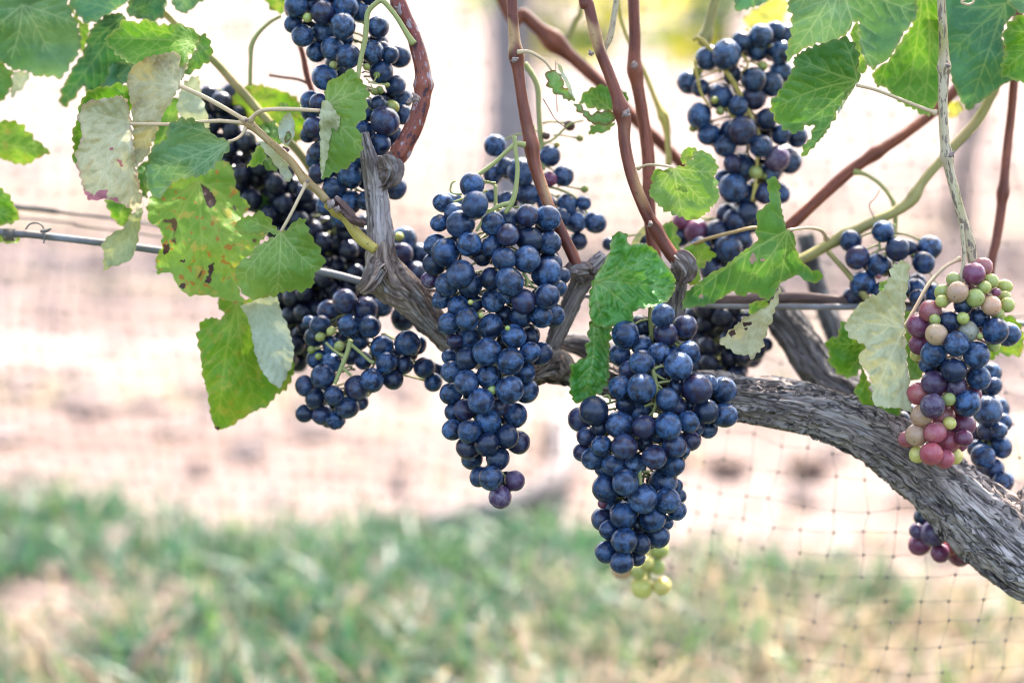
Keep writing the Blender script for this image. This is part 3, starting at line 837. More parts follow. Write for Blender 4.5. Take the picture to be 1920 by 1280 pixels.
cane([(120, -420, 6, 0.09), (230, -60, 7, 0.07), (318, 32, 7.5, 0.055), (400, 112, 8, 0.05), (452, 170, 8.5, 0.05), (510, 235, 8, 0.05), (560, 285, 8, 0.055), (600, 345, 8, 0.06)], 0.05, M_OLIVE, 10, (), 'blurred yellow olive cane slanting down behind the left leaves')
cane([(448, 226, 5.5), (468, 233, 7.2), (505, 265, 6.8), (545, 302, 7), (572, 338, 8), (596, 358, 8), (612, 376, 8)], -0.018, M_TAN, 11, [(0.1, 0.3, 0.003), (0.75, 0.25, 0.004)], 'smooth tan shoot from which the left leaf stalks spring', bud=[(577, 340, 5, -0.028), (462, 226, 5, -0.028)])
cane([(612, 380, 10), (634, 395, 12), (652, 412, 11), (664, 432, 11), (680, 450, 12), (704, 468, 10)], -0.014, M_YSTEM, 12, [(0.2, 0.2, 0.003)], 'yellow green base of the left shoot joining the old wood', bud=[(622, 384, 13, -0.026), (632, 392, 9, -0.026)])
tube_obj('bark_strip', [tube_data(px_ctrl([(626, 374, 7, -0.022), (646, 393, 9, -0.025), (666, 412, 8, -0.025), (684, 420, 6, -0.023)]), 0.0008, 20, bark_disp(91, 0.6, 2))], M_DSTEM, vine)
cane([(553, 60, 5), (567, 100, 5.5), (575, 140, 6), (584, 168, 5.5), (600, 215, 5)], 0.065, M_RED, 13, (), 'thin brown cane end beside the top left bunch')
cane([(505, 141, 3), (530, 145, 3), (560, 149, 3.5), (580, 158, 3.5)], 0.07, M_DSTEM, 14, (), 'short dark dry twig by the top left bunch', 10)
cane([(1150, -200, 5), (1158, -40, 5.5), (1152, 25, 6), (1144, 70, 6.5), (1132, 92, 8), (1135, 115, 7)], 0.0, M_TANP, 15, (), 'thin tan side shoot beside the slender red cane', 14)
cane([(1105, -200, 5), (1092, 0, 5), (1078, 40, 5.5), (1064, 72, 6)], 0.14, M_OLIVE, 16, (), 'blurred green side shoot on the slanting red cane', 12)
cane([(1185, -150, 4), (1160, -20, 3.5), (1172, 60, 3.5), (1208, 135, 4.5), (1230, 190, 5), (1246, 225, 8.5), (1252, 262, 6), (1254, 310, 6)], 0.09, M_YSTEM, 17, [(0.80, 0.25, 0.004)], 'thin yellow green stem with a swollen joint behind the upright cane', 14)
cane([(1370, -160, 9), (1345, -20, 9), (1335, 20, 9.5), (1326, 60, 10), (1318, 85, 8)], 0.085, M_OLIVE, 18, [(0.95, 0.4, 0.006)], 'thick green stem carrying the top right bunch', 16)
cane([(1300, 560, 9, 0.05), (1380, 563, 10, 0.05), (1480, 558, 11, 0.05), (1580, 564, 10, 0.05), (1680, 570, 8, 0.05), (1740, 576, 5, 0.05)], 0.05, M_DSTEM, 19, (), 'old dead cane tied along the wire at right', 18, 0.12)
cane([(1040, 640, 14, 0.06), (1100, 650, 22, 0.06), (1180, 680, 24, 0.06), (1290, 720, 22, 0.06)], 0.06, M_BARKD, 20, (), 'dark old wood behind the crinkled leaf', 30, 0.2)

# tendrils
def tendril(rows, d, mat, label=None):
    o = tube_obj('tendril', [tube_data(px_ctrl(rows, d), 0.001, 10)], mat, vine)
    if label: o['label'] = label
tendril([(527, 30, 3), (505, 43, 3.5), (485, 62, 4), (472, 85, 5), (470, 115, 4), (469, 160, 4)], 0.05, M_GSTEM, 'green tendril bending down at the upper left')
tendril([(1600, 322, 7), (1622, 327, 4), (1650, 345, 4), (1670, 370, 4), (1677, 388, 5.5), (1679, 420, 4.5), (1675, 470, 3)], 0.07, M_GSTEM, 'green tendril hooking down from the slanting red cane')
tendril([(985, 272, 6), (968, 270, 5), (950, 284, 4), (930, 303, 4), (905, 322, 4), (886, 333, 3)], -0.015, M_GSTEM)
tendril([(1018, 185, 0.9), (1030, 205, 0.9), (1040, 222, 0.9), (1052, 233, 0.9), (1062, 240, 0.9)], 0.0, M_DSTEM)
tendril([(1042, 115, 0.8), (1042, 160, 0.8), (1045, 210, 0.8)], 0.02, M_DSTEM)
tendril([(1650, 355, 0.9), (1642, 370, 0.9), (1630, 385, 1), (1640, 410, 0.9)], 0.05, M_DSTEM)
tendril([(1815, -5, 2.5), (1803, 4, 2.6), (1815, 9, 2.6), (1825, 4, 2.4), (1828, -10, 2.4)], -0.02, M_PET)
tendril([(970, 98, 5), (990, 97, 3.5), (1008, 105, 3.2), (1025, 118, 3), (1034, 132, 2.5)], -0.012, M_PET)

# ------------------------------------------------------------------ trellis wires
def wire(name, rows, d, mat, label, step=0.004, amp=0.0):
    o = tube_obj(name, [tube_data(px_ctrl(rows, d), step, 12, cane_disp(5, amp) if amp else None)], mat)
    tag(o, label, 'wire', 'trellis wires')
    return o
w1 = wire('trellis_wire', [(-900, 330, 7), (-60, 428, 7), (60, 440, 7), (190, 455, 7), (310, 471, 7), (450, 490, 7), (600, 509, 7), (690, 531, 7)], 0.03, M_WIRE, 'thick grey trellis wire at left with a twisted tie near its end')
w2 = wire('trellis_wire', [(690, 527, 4.5), (860, 548, 4.5), (1060, 552, 4.5), (1300, 572, 4.5), (1500, 575, 6), (1700, 578, 6), (1845, 600, 5), (1990, 612, 5), (2700, 660, 5)], 0.045, M_WIRE, 'blue grey trellis wire running behind the right hand leaves')
w3 = wire('trellis_wire', [(-900, 290, 4.5), (-60, 378, 5), (35, 388, 5.5), (110, 396, 5)], 0.16, M_WIRED, 'dark upper wire end blurred at the left edge')
w3b = wire('trellis_wire', [(105, 396, 3), (200, 408, 3), (310, 424, 3), (450, 450, 3), (620, 497, 3.4), (690, 515, 3)], 0.14, M_WIRED, 'thin dark upper wire running right behind the spotted leaf')
w4 = wire('trellis_wire', [(-900, 320, 2), (40, 408, 2), (150, 423, 2), (310, 446, 2), (500, 480, 2)], 0.16, M_WIRED, 'thinnest middle wire blurred between the other two at left')
w5 = wire('trellis_wire', [(1500, 592, 2.5), (1620, 603, 2.5), (1760, 604, 2.5), (2000, 590, 2.5), (2700, 570, 2.5)], 0.18, M_WIRED, 'thin dark wire behind the shaded arm at right')
tie = []
for k in range(5):
    a = [(10 + k * 4 + 8 * math.cos(q) * 0.5, 440 + 11 * math.sin(q), 1.5, 0.03 + 0.0045 * math.cos(q)) for q in np.linspace(0, 6.28, 12)]
    tie.append(tube_data(px_ctrl(a), 0.0006, 6))
tie.append(tube_data(px_ctrl([(48, 430, 1.6, 0.025), (56, 420, 1.6, 0.025), (70, 418, 1.8, 0.025), (80, 424, 1.8, 0.025), (82, 436, 2.4, 0.025), (78, 446, 2, 0.025)]), 0.0006, 8))
tie.append(tube_data(px_ctrl([(76, 433, 3, 0.024), (86, 433, 3.5, 0.024), (96, 428, 2, 0.024)]), 0.0006, 8))
tie.append(tube_data(px_ctrl([(82, 436, 2, 0.023), (83, 446, 2, 0.023), (82, 456, 1.5, 0.023)]), 0.0006, 8))
tag(tube_obj('wire_tie', tie, M_WIRED), 'looped metal tie twisted round the thick wire at the left edge', 'wire tie')
# ------------------------------------------------------------------ leaves: curved blades with toothed rims and raised veins
def resample(poly, step):
    p = np.array(poly, float)
    q = np.vstack([p, p[:1]])
    # one round of corner cutting keeps the lobes soft but pointed
    a = q[:-1] * 0.86 + q[1:] * 0.14
    b = q[:-1] * 0.14 + q[1:] * 0.86
    p = np.stack([a, b], 1).reshape(-1, 2)
    q = np.vstack([p, p[:1]])
    s = np.concatenate([[0], np.cumsum(np.linalg.norm(np.diff(q, axis=0), axis=1))])
    n = max(12, int(s[-1] / step))
    t = np.linspace(0, s[-1], n, endpoint=False)
    return np.stack([np.interp(t, s, q[:, 0]), np.interp(t, s, q[:, 1])], -1), t, s[-1]

def area(p):
    return 0.5 * np.sum(p[:, 0] * np.roll(p[:, 1], -1) - np.roll(p[:, 0], -1) * p[:, 1])

def seg_dist(p, a, b):
    ab = b - a
    t = np.clip(((p - a) @ ab) / max(1e-9, ab @ ab), 0, 1)
    return np.linalg.norm(p - (a + t[:, None] * ab), axis=1), t

def in_poly(p, poly):
    x, y = p[:, 0], p[:, 1]
    c = np.zeros(len(p), bool)
    q = np.roll(poly, 1, axis=0)
    for (x1, y1), (x2, y2) in zip(poly, q):
        if y1 == y2: continue
        m = ((y1 > y) != (y2 > y)) & (x < (x2 - x1) * (y - y1) / (y2 - y1) + x1)
        c ^= m
    return c

def blade(poly, d, gx, gy, cup, wob, seed, org, tips, tooth, spacing, quilt, veinw, marks=()):
    """returns verts (world), tris, vein attr, edge attr"""
    r = random.Random(seed)
    out, t, L = resample(poly, 2.6)
    sgn = 1 if area(out) > 0 else -1
    nxt, prv = np.roll(out, -1, 0), np.roll(out, 1, 0)
    tan = nxt - prv
    tan /= np.linalg.norm(tan, axis=1)[:, None] + 1e-9
    nor = np.stack([tan[:, 1], -tan[:, 0]], -1) * sgn
    # saw teeth of uneven length
    pos, amp, x = [], [], 0.0
    while x < L:
        w = spacing * r.uniform(0.5, 1.9)
        pos.append(x); amp.append(tooth * r.uniform(0.3, 1.2) * min(1.3, w / spacing))
        x += w
    pos.append(L)
    k = np.clip(np.searchsorted(pos, t, side='right') - 1, 0, len(amp) - 1)
    ph = (t - np.array(pos)[k]) / (np.array(pos)[k + 1] - np.array(pos)[k] + 1e-9)
    pk = 0.62
    saw = np.where(ph < pk, (ph / pk) ** 0.8, ((1 - ph) / (1 - pk)) ** 0.8)
    out = out + nor * ((saw - 0.5) * np.array(amp)[k])[:, None]
    lo, hi = out.min(0), out.max(0)
    sp = max(3.6, min(6.0, math.sqrt((hi[0] - lo[0]) * (hi[1] - lo[1]) / 2600)))
    X, Y = np.meshgrid(np.arange(lo[0], hi[0], sp), np.arange(lo[1], hi[1], sp))
    X = X + (np.arange(X.shape[0]) % 2)[:, None] * sp * 0.5
    g = np.stack([X.ravel(), Y.ravel()], -1)
    g += (np.random.default_rng(seed).random(g.shape) - 0.5) * sp * 0.3
    g = g[in_poly(g, out)]
    dd = np.full(len(g), 1e9)
    for a, b in zip(out, np.roll(out, -1, 0)):
        dd = np.minimum(dd, np.sum((g - a) ** 2, 1))
    g = g[np.sqrt(dd) > sp * 0.55]
    allp = [Vector(p) for p in out] + [Vector(p) for p in g]
    size = max(hi - lo)
    # veins: main ribs from the stalk, side ribs off them
    org = np.array(org, float)
    segs = []
    for tp in tips:
        tp = np.array(tp, float)
        ax = tp - org
        ln = np.linalg.norm(ax)
        u = ax / max(ln, 1e-6); nv = np.array([-u[1], u[0]])
        bend = r.uniform(-0.05, 0.05)
        prev = org
        ks = 6
        cl = []
        for q in range(1, ks + 1):
            f = q / ks
            c = org + ax * f + nv * ln * bend * math.sin(f * math.pi)
            segs.append((prev, c, 1.0 - 0.55 * f))
            prev = c
            cl.append((f, c))
        m = max(2, int(ln / (size * 0.13)))
        for q in range(m):
            f = (q + 0.6 + r.uniform(-0.15, 0.15)) / (m + 0.3)
            c = org + ax * f + nv * ln * bend * math.sin(f * math.pi)
            for s in (-1, 1):
                l2 = ln * (0.42 * (1 - f * 0.75)) * r.uniform(0.8, 1.15)
                dirv = u * 0.72 + nv * s * 0.70
                m1 = c + dirv * l2 * 0.5
                e1 = c + dirv * l2 + u * l2 * 0.16
                segs.append((c, m1, 0.52)); segs.append((m1, e1, 0.34))
                for q2 in range(2):
                    b0 = c + (e1 - c) * (0.35 + 0.3 * q2)
                    sd = 1 if q2 else -1
                    d3 = np.array([-dirv[1], dirv[0]]) * sd * 0.7 + dirv * 0.5
                    segs.append((b0, b0 + d3 * l2 * 0.34, 0.2))
    extra = []
    for a_, b_, w_ in segs:
        if w_ < 0.3: continue
        a_, b_ = np.asarray(a_, float), np.asarray(b_, float)
        ln_ = np.linalg.norm(b_ - a_)
        if ln_ < 1: continue
        u_ = (b_ - a_) / ln_; n_ = np.array([-u_[1], u_[0]])
        for t_ in np.arange(0, ln_, 3.6):
            for s_ in (-veinw * 1.15, 0, veinw * 1.15):
                extra.append(a_ + u_ * t_ + n_ * s_)
    if extra:
        ex = np.array(extra)
        ex = ex[in_poly(ex, out)]
        de_ = np.full(len(ex), 1e9)
        for a_ in out: de_ = np.minimum(de_, np.sum((ex - a_) ** 2, 1))
        ex = ex[de_ > 4.0]
        gm = np.ones(len(g), bool)
        for q_ in range(0, len(ex), 400):
            gm &= (((g[:, None, :] - ex[None, q_:q_ + 400]) ** 2).sum(-1) > 2.2).all(1)
        g = np.vstack([g[gm], ex])
        allp = [Vector(p) for p in out] + [Vector(p) for p in g]
    n = len(out)
    v2, e2, f2, *_ = delaunay_2d_cdt(allp, [(i, (i + 1) % n) for i in range(n)], [], 1, 1e-4)
    p = np.array([tuple(v) for v in v2])
    size = max(hi - lo)
    vein = np.zeros(len(p)); dmin = np.full(len(p), 1e9)
    for a, b, w in segs:
        ds, tt = seg_dist(p, np.asarray(a), np.asarray(b))
        ww = veinw * (0.55 + 0.6 * w)
        vein = np.maximum(vein, w * np.exp(-(ds / ww) ** 2))
        dmin = np.minimum(dmin, ds / (0.35 + w))
    de = np.full(len(p), 1e9)
    for a, b in zip(out[::2], np.roll(out[::2], -1, 0)):
        ds, _ = seg_dist(p, a, b)
        de = np.minimum(de, ds)
    edge = np.exp(-(de / 4.0) ** 2)
    c = (lo + hi) / 2
    q = (p - c) / 3000.0
    rr = np.linalg.norm((p - org), axis=1) / max(size, 1)
    dep = d + gx * q[:, 0] + gy * q[:, 1] + cup * (size / 3000.0) * (rr ** 2 - 0.25)
    nz = np.stack([p[:, 0] / (size * 0.42), p[:, 1] / (size * 0.42), p[:, 0] * 0 + seed], -1)
    dep += wob * (size / 3000.0) * (fbm(nz, 2, seed) - 0.5)
    qs = 24.0 if quilt < 0.0024 else 15.0
    nz2 = np.stack([p[:, 0] / qs, p[:, 1] / qs, p[:, 0] * 0], -1)
    dep += quilt * (1.0 * np.exp(-(dmin / 9.0) ** 2) - 0.7 * (fbm(nz2, 3, seed + 5) - 0.5))
    dep += -0.0012 * np.exp(-(de / 10.0) ** 2) * (fbm(nz2 * 0.7, 2, seed + 8) - 0.5) * 4
    # a raised rib where a main vein runs (proud of the side that faces out)
    dep -= 0.00025 * vein
    V = P(p[:, 0], p[:, 1], dep)
    F = []
    for f in f2:
        a, b, cc = [V[i] for i in f]
        nn = np.cross(b - a, cc - a)
        F.append(tuple(f) if nn.dot(FWD) < 0 else tuple(f[::-1]))
    mark = np.zeros(len(p))
    for mp in marks:
        mark = np.maximum(mark, in_poly(p, np.array(mp)).astype(float))
    return V, F, vein, edge, mark

LEAF_N = [0]
def leaf(label, blades_, stalk=None, stalk_mat=None):
    """blades_: list of dicts(poly, mat, d, org, tips, ...). stalk: rows px,py,r,depth"""
    LEAF_N[0] += 1
    V, F, VA, EA, KA, MI, mats = [], [], [], [], [], [], []
    o = 0
    for i, b in enumerate(blades_):
        poly = b['poly']
        pa = np.array(poly, float)
        cen = pa.mean(0)
        org = b.get('org') or tuple(cen)
        tips = b.get('tips')
        if not tips:
            oo = np.array(org, float)
            ang = np.arctan2(pa[:, 1] - oo[1], pa[:, 0] - oo[0]); ds = np.linalg.norm(pa - oo, axis=1)
            tips = []
            a0 = math.atan2(cen[1] - oo[1], cen[0] - oo[0])
            for da in (0, -0.75, 0.75, -1.6, 1.6):
                rel = (ang - a0 - da + math.pi) % (2 * math.pi) - math.pi
                k = np.where(np.abs(rel) < 0.4)[0]
                if len(k):
                    kk = k[np.argmax(ds[k])]
                    tips.append(tuple(oo + (pa[kk] - oo) * 0.93))
        v, f, va, ea, ma = blade(poly, b.get('d', 0.0), b.get('gx', 0.0), b.get('gy', 0.0), b.get('cup', 0.15), b.get('wob', 0.40),
                             LEAF_N[0] * 13 + i, org, tips, b.get('tooth', 6.0) * 0.95, b.get('sp', 14.0), b.get('quilt', 0.0025 if b['mat'] in ('pale', 'palepink', 'tan') else 0.0018), b.get('vw', 2.3) * 0.72, b.get('marks', ()))
        V.append(v); VA.append(va); EA.append(ea); KA.append(ma)
        F += [tuple(q + o for q in ff) for ff in f]
        m = LM[b['mat']]
        if m not in mats: mats.append(m)
        MI += [mats.index(m)] * len(f)
        o += len(v)
    V = np.vstack(V)
    c = V.mean(0)
    me = mesh_from('leaf', V - c, F)
    for nm, arr in (('vein', np.concatenate(VA)), ('edge', np.concatenate(EA)), ('mark', np.concatenate(KA))):
        at = me.attributes.new(nm, 'FLOAT', 'POINT')
        at.data.foreach_set('value', arr.astype(np.float32))
    ob = new_obj('leaf', me, vine, mats)
    me.polygons.foreach_set('material_index', MI)
    ob.location = c
    if label: ob['label'] = label
    if stalk:
        tube_obj('leaf_stalk', [tube_data(px_ctrl(stalk), 0.0012, 12, None, [(0.0, 0.5, 0.002)])], stalk_mat or M_PET, ob)
    return ob

def B(crop, mat, d, v, org=None, tips=None, marks=None, **k):
    b = dict(poly=pts(crop, *v), mat=mat, d=d, **k)
    if org: b['org'] = pts(crop, *org)[0]
    if tips: b['tips'] = pts(crop, *tips)
    if marks: b['marks'] = [pts(crop, *q) for q in marks]
    return b

# --- upper left group
leaf('large mid green leaf at the top left corner', [B(1, 'blue', 0.035, (-120, -90, 340, -90, 395, 60, 440, 150, 455, 240, 430, 320, 390, 365, 350, 440, 270, 425, 200, 430, 160, 400, 70, 390, 20, 350, -60, 330, -120, 250), (125, 30), (270, 290, 420, 130, 60, 330, -60, 200), gx=0.25, gy=0.2)])
leaf('pale leaf tip over the top left leaf', [B(1, 'silver', 0.028, (60, -120, 240, -120, 222, 0, 190, 50, 140, 55, 110, -10), (160, -100))])
leaf('long dark green leaf blade hanging down at the upper left', [B(1, 'dark', 0.045, (690, 70, 600, 80, 520, 140, 480, 230, 470, 290, 430, 340, 390, 410, 340, 500, 330, 590, 372, 592, 420, 545, 450, 492, 475, 480, 482, 560, 560, 520, 640, 420, 720, 370, 760, 300, 710, 180), (700, 80), (440, 340, 350, 560, 690, 330), gx=-0.3, gy=0.3)])
leaf('grey green leaf at the top edge left of the folded leaves', [B(1, 'deep', 0.04, (340, -120, 740, -120, 735, -20, 700, 20, 640, 60, 560, 110, 500, 135, 440, 100, 400, 40), (695, 80), (500, 110, 560, -60, 400, 0))])
leaf('dark green leaf lobe at the top edge', [B(1, 'dark', 0.042, (715, 10, 790, -100, 940, -100, 925, 60, 900, 110, 830, 122, 760, 100, 705, 85), (700, 75), (900, -10, 880, 100, 760, -60), gx=0.2)])
leaf('narrow yellow edged green leaf seen edge on at the upper left', [B(1, 'bright', 0.05, (340, -60, 400, 40, 440, 110, 500, 150, 495, 200, 470, 270, 440, 310, 452, 240, 440, 150, 395, 60))])
leaf('bright green leaf with toothed rim folded above the tan leaf', [
    B(1, 'bright', -0.004, (580, 215, 640, 170, 700, 105, 760, 132, 820, 105, 900, 142, 1000, 130, 1050, 150, 1115, 192, 1110, 260, 1050, 320, 1030, 380, 960, 330, 860, 340, 790, 370, 720, 355, 640, 300), (1110, 235), (620, 215, 800, 150, 720, 330, 960, 150, 900, 330), gy=-0.6, tooth=7),
    B(1, 'mid', -0.006, (1112, 195, 1150, 190, 1185, 260, 1175, 335, 1100, 390, 1030, 420, 1005, 450, 1035, 370, 1090, 280), (1105, 240), (1040, 400, 1160, 300), gx=0.5)])
leaf('green leaf lobe behind the folded tan leaf', [B(1, 'deep', 0.02, (620, 350, 740, 350, 760, 420, 700, 470, 620, 480, 560, 490, 600, 420))])
leaf('tan underside of a folded leaf with fine brown speckle', [
    B(1, 'tan', -0.016, (706, 435, 740, 370, 820, 318, 900, 302, 972, 284, 1045, 330, 1040, 390, 1003, 470, 1000, 495, 960, 560, 910, 640, 882, 720, 850, 800, 830, 860, 762, 935, 745, 900, 740, 700, 735, 600, 718, 520), (1003, 482), (722, 455, 740, 650, 765, 830, 880, 320, 1020, 330), gx=0.35, cup=0.2, tooth=5)],
    stalk=[(460, 226, 4, -0.018), (430, 208, 4.3, -0.02), (385, 183, 4.3, -0.02), (337, 161, 4, -0.016)])
leaf('pale folded leaf with a reddish lower rim hanging over bright green', [
    B(1, 'bright', -0.012, (440, 590, 478, 520, 540, 488, 600, 480, 680, 460, 742, 515, 747, 600, 715, 640, 660, 640, 560, 640, 500, 700, 470, 760, 450, 880, 430, 930, 400, 890, 415, 820, 398, 760, 432, 660), (728, 690), gy=0.3),
    B(1, 'palepink', -0.026, (620, 545, 672, 530, 712, 560, 727, 640, 732, 690, 742, 800, 762, 950, 790, 1090, 797, 1150, 760, 1182, 640, 1120, 560, 1110, 500, 1122, 470, 1075, 450, 1000, 430, 930, 420, 860, 462, 750, 432, 650, 470, 572, 540, 556), (730, 688), (480, 620, 440, 880, 520, 1090, 740, 1140, 660, 560), gx=0.25, cup=-0.12, tooth=5, marks=[(460, 1050, 520, 1090, 560, 1060, 600, 1060, 590, 1110, 560, 1125, 500, 1135, 470, 1085), (610, 1110, 660, 1100, 660, 1130, 630, 1130), (650, 890, 670, 890, 690, 930, 680, 935), (612, 822, 632, 822, 630, 836, 614, 836)])],
    stalk=[(455, 230, 3.2, -0.018), (428, 228, 3.5, -0.022), (400, 227, 3.6, -0.026), (320, 233, 3.2, -0.03), (245, 232, 3, -0.026)])
leaf('grey green leaf in focus pointing right at the shoot', [
    B(1, 'blue', -0.03, (820, 930, 850, 820, 930, 780, 940, 690, 1000, 662, 1080, 658, 1150, 710, 1200, 760, 1292, 790, 1270, 850, 1220, 900, 1180, 950, 1100, 992, 1020, 990, 950, 1030, 890, 1112, 850, 1090, 815, 1040), (1290, 788), (850, 950, 980, 690, 890, 1080, 1060, 980, 1130, 720), gx=0.2, gy=0.1)],
    stalk=[(462, 238, 3, -0.018), (452, 254, 3, -0.022), (440, 262, 2.8, -0.028), (428, 265, 2.6, -0.03)])
leaf('silver leaf flap hanging behind the tan leaf', [B(1, 'silver', 0.02, (1035, 450, 1110, 418, 1122, 530, 1160, 650, 1172, 715, 1120, 720, 1040, 700, 985, 610, 1000, 520), (1080, 440), gx=0.3)])
leaf('dark green leaf behind the stalks at left', [B(1, 'mid', 0.045, (880, 620, 960, 540, 1010, 560, 1000, 640, 960, 760, 930, 850, 860, 950, 800, 1000, 850, 820))])
leaf('blurred yellow green leaf behind the smooth tan shoot', [B(1, 'yellow', 0.075, (1270, 580, 1330, 490, 1430, 470, 1520, 490, 1640, 530, 1710, 620, 1700, 760, 1620, 830, 1500, 760, 1400, 700, 1300, 690), (1400, 640))])
leaf('blurred small green leaf below the tan shoot', [B(1, 'mid', 0.05, (1450, 690, 1530, 670, 1570, 720, 1560, 800, 1500, 790, 1440, 750))])
leaf('large yellow green leaf with orange spots and dark holes', [
    B(2, 'spot', 0.012, (1250, -240, 1300, -200, 1322, -60, 1400, 20, 1350, 80, 1420, 100, 1500, 170, 1440, 230, 1400, 290, 1352, 340, 1330, 400, 1330, 480, 1365, 560, 1300, 557, 1200, 525, 1120, 512, 1060, 522, 1000, 480, 952, 383, 875, 402, 868, 310, 905, 240, 905, 170, 880, 130, 830, 112, 818, 10, 860, -60, 900, -140, 950, -180, 1100, -190, 1180, -220), (1110, -120), (890, 360, 1150, 500, 1390, 60, 1310, 460, 850, 40), gx=0.1, gy=-0.25, cup=0.1, tooth=5, marks=[(1120, -105, 1165, -80, 1212, 0, 1190, 22, 1165, 30, 1140, -20), (1160, 345, 1192, 340, 1188, 400, 1172, 452, 1142, 442, 1165, 395), (910, 238, 945, 233, 948, 275, 912, 294), (1285, 5, 1312, 15, 1314, 42, 1290, 27), (1005, 445, 1040, 460, 1030, 480, 1008, 470), (1005, 315, 1030, 318, 1025, 335, 1008, 332)])])
leaf('light green toothed leaf in sharp focus at left', [
    B(2, 'light', -0.034, (1305, 130, 1350, 82, 1422, 70, 1440, 38, 1502, 80, 1522, 120, 1568, 158, 1600, 150, 1650, 98, 1702, 84, 1710, 130, 1742, 190, 1772, 240, 1802, 290, 1816, 350, 1760, 382, 1746, 470, 1692, 492, 1612, 492, 1552, 512, 1480, 530, 1402, 542, 1340, 492, 1308, 400, 1332, 330, 1400, 300, 1412, 258, 1500, 205, 1552, 172, 1450, 170, 1370, 182), (1568, 162), (1545, 500, 1350, 420, 1770, 380, 1690, 120, 1400, 100), gx=-0.15, gy=0.1, tooth=7, vw=2.0)],
    stalk=[(574, 345, 3.4, -0.024), (560, 372, 3, -0.03), (545, 402, 3, -0.034), (527, 434, 3, -0.034)])
leaf('long yellow green leaf hanging lowest at left', [
    B(2, 'yellow', 0.03, (1205, 560, 1240, 520, 1300, 545, 1400, 540, 1480, 560, 1600, 700, 1640, 900, 1642, 950, 1600, 1042, 1540, 1072, 1500, 1132, 1422, 1162, 1340, 1212, 1280, 1252, 1205, 1272, 1172, 1180, 1163, 1080, 1130, 960, 1118, 840, 1095, 740, 1130, 650, 1190, 640, 1240, 652, 1248, 610), (1320, 545), (1220, 1220, 1420, 1120, 1130, 760, 1600, 980), gx=0.2, gy=0.1, cup=0.1, tooth=5, marks=[(1195, 1255, 1225, 1255, 1215, 1280, 1200, 1280)])])
leaf('pale grey folded flap of the lowest left leaf', [
    B(2, 'silver', 0.012, (1335, 575, 1450, 535, 1545, 510, 1572, 620, 1612, 700, 1642, 820, 1632, 900, 1590, 985, 1562, 1040, 1500, 992, 1450, 920, 1420, 830, 1400, 700, 1370, 612), (1440, 545), (1570, 1010, 1620, 800, 1410, 760), gx=0.35, tooth=3)])
leaf('small olive folded leaf hanging in front of the left wire', [
    B(2, 'bright', 0.012, (580, -20, 700, -20, 742, 40, 722, 100, 690, 142, 640, 102, 615, 60)),
    B(2, 'olive', 0.004, (802, 10, 782, 130, 762, 250, 732, 320, 682, 342, 620, 360, 573, 378, 580, 290, 565, 230, 622, 170, 690, 142, 725, 70), (770, 30), (580, 360, 700, 330, 590, 230), gx=0.3, tooth=4)])
leaf('yellow green leaf tip pointing right at the left edge', [B(1, 'yellow', 0.05, (-160, 690, 0, 680, 60, 670, 120, 692, 180, 760, 240, 812, 288, 850, 210, 882, 150, 922, 80, 912, 0, 885, -160, 860), (-140, 780), (280, 848, 120, 700, 130, 910), tooth=7)])
leaf('bright green leaf at the left edge above the wire tie', [B(1, 'bright', 0.03, (-160, 1030, 0, 1045, 50, 1090, 90, 1160, 112, 1222, 80, 1242, 0, 1260, -160, 1260), (-140, 1130))])
leaf('yellowish leaf rim below the wire tie', [B(2, 'yellow', 0.045, (-120, 170, 0, 180, 110, 195, 102, 228, 0, 222, -120, 215))])
leaf('dark green leaf at the left edge under the corner leaf', [B(1, 'mid', 0.05, (-120, 330, 0, 340, 40, 380, 72, 400, 62, 500, 0, 582, -120, 600), (-100, 450))])
leaf('pale leaf flap under the corner leaf', [B(1, 'silver', 0.055, (70, 395, 170, 405, 155, 450, 120, 502, 60, 545, 55, 480))])
leaf('grey green leaf rim at the top edge left of the first bunch', [B(1, 'blue', 0.04, (930, -120, 1200, -120, 1170, -10, 1105, 20, 1040, 78, 1000, 70, 955, 20), (1060, -100))])
leaf('yellow green leaf rim at the top edge by the first bunch', [B(1, 'yellow', 0.07, (1430, -90, 1620, -90, 1592, 60, 1555, 80, 1500, 42))])
leaf('green leaf with a pale folded strip lying over the top left bunch', [
    B(3, 'light', -0.034, (370, 435, 410, 430, 440, 393, 500, 393, 515, 440, 547, 470, 570, 512, 560, 572, 556, 650, 490, 712, 530, 742, 535, 850, 480, 912, 420, 952, 345, 978, 310, 1012, 300, 900, 300, 640, 330, 560, 322, 510, 350, 450), (300, 618), (555, 490, 530, 830, 320, 980, 470, 420), gx=-0.2, tooth=6),
    B(3, 'pale', -0.040, (296, 612, 318, 560, 340, 556, 372, 602, 412, 660, 402, 720, 352, 762, 346, 850, 322, 940, 306, 1012, 300, 900), (300, 618), (400, 680, 310, 960), gx=0.4, tooth=3)],
    stalk=[(470, 226, 3.8, -0.02), (480, 214, 4, -0.024), (500, 206, 4, -0.03), (550, 205, 4, -0.034), (600, 208, 3.6, -0.036)])
leaf('shrivelled pale leaflet with a dark brown tip beside the tan shoot', [
    B(11, 'silver', -0.028, (1000, 310, 1040, 300, 1085, 420, 1092, 520, 1060, 600, 1000, 680, 940, 640, 905, 560, 900, 450, 950, 360), (1000, 670), quilt=0.003, tooth=3),
    B(11, 'bright', -0.026, (918, 180, 955, 205, 1000, 190, 1030, 270, 1000, 300, 940, 270), tooth=3),
    B(11, 'dry', -0.0295, (985, 520, 1040, 510, 1050, 580, 1010, 650, 975, 640), tooth=2, quilt=0.002)],
    stalk=[(541, 283, 2, -0.026), (536, 278, 2, -0.026), (530, 276, 1.6, -0.027)], stalk_mat=M_DSTEM)
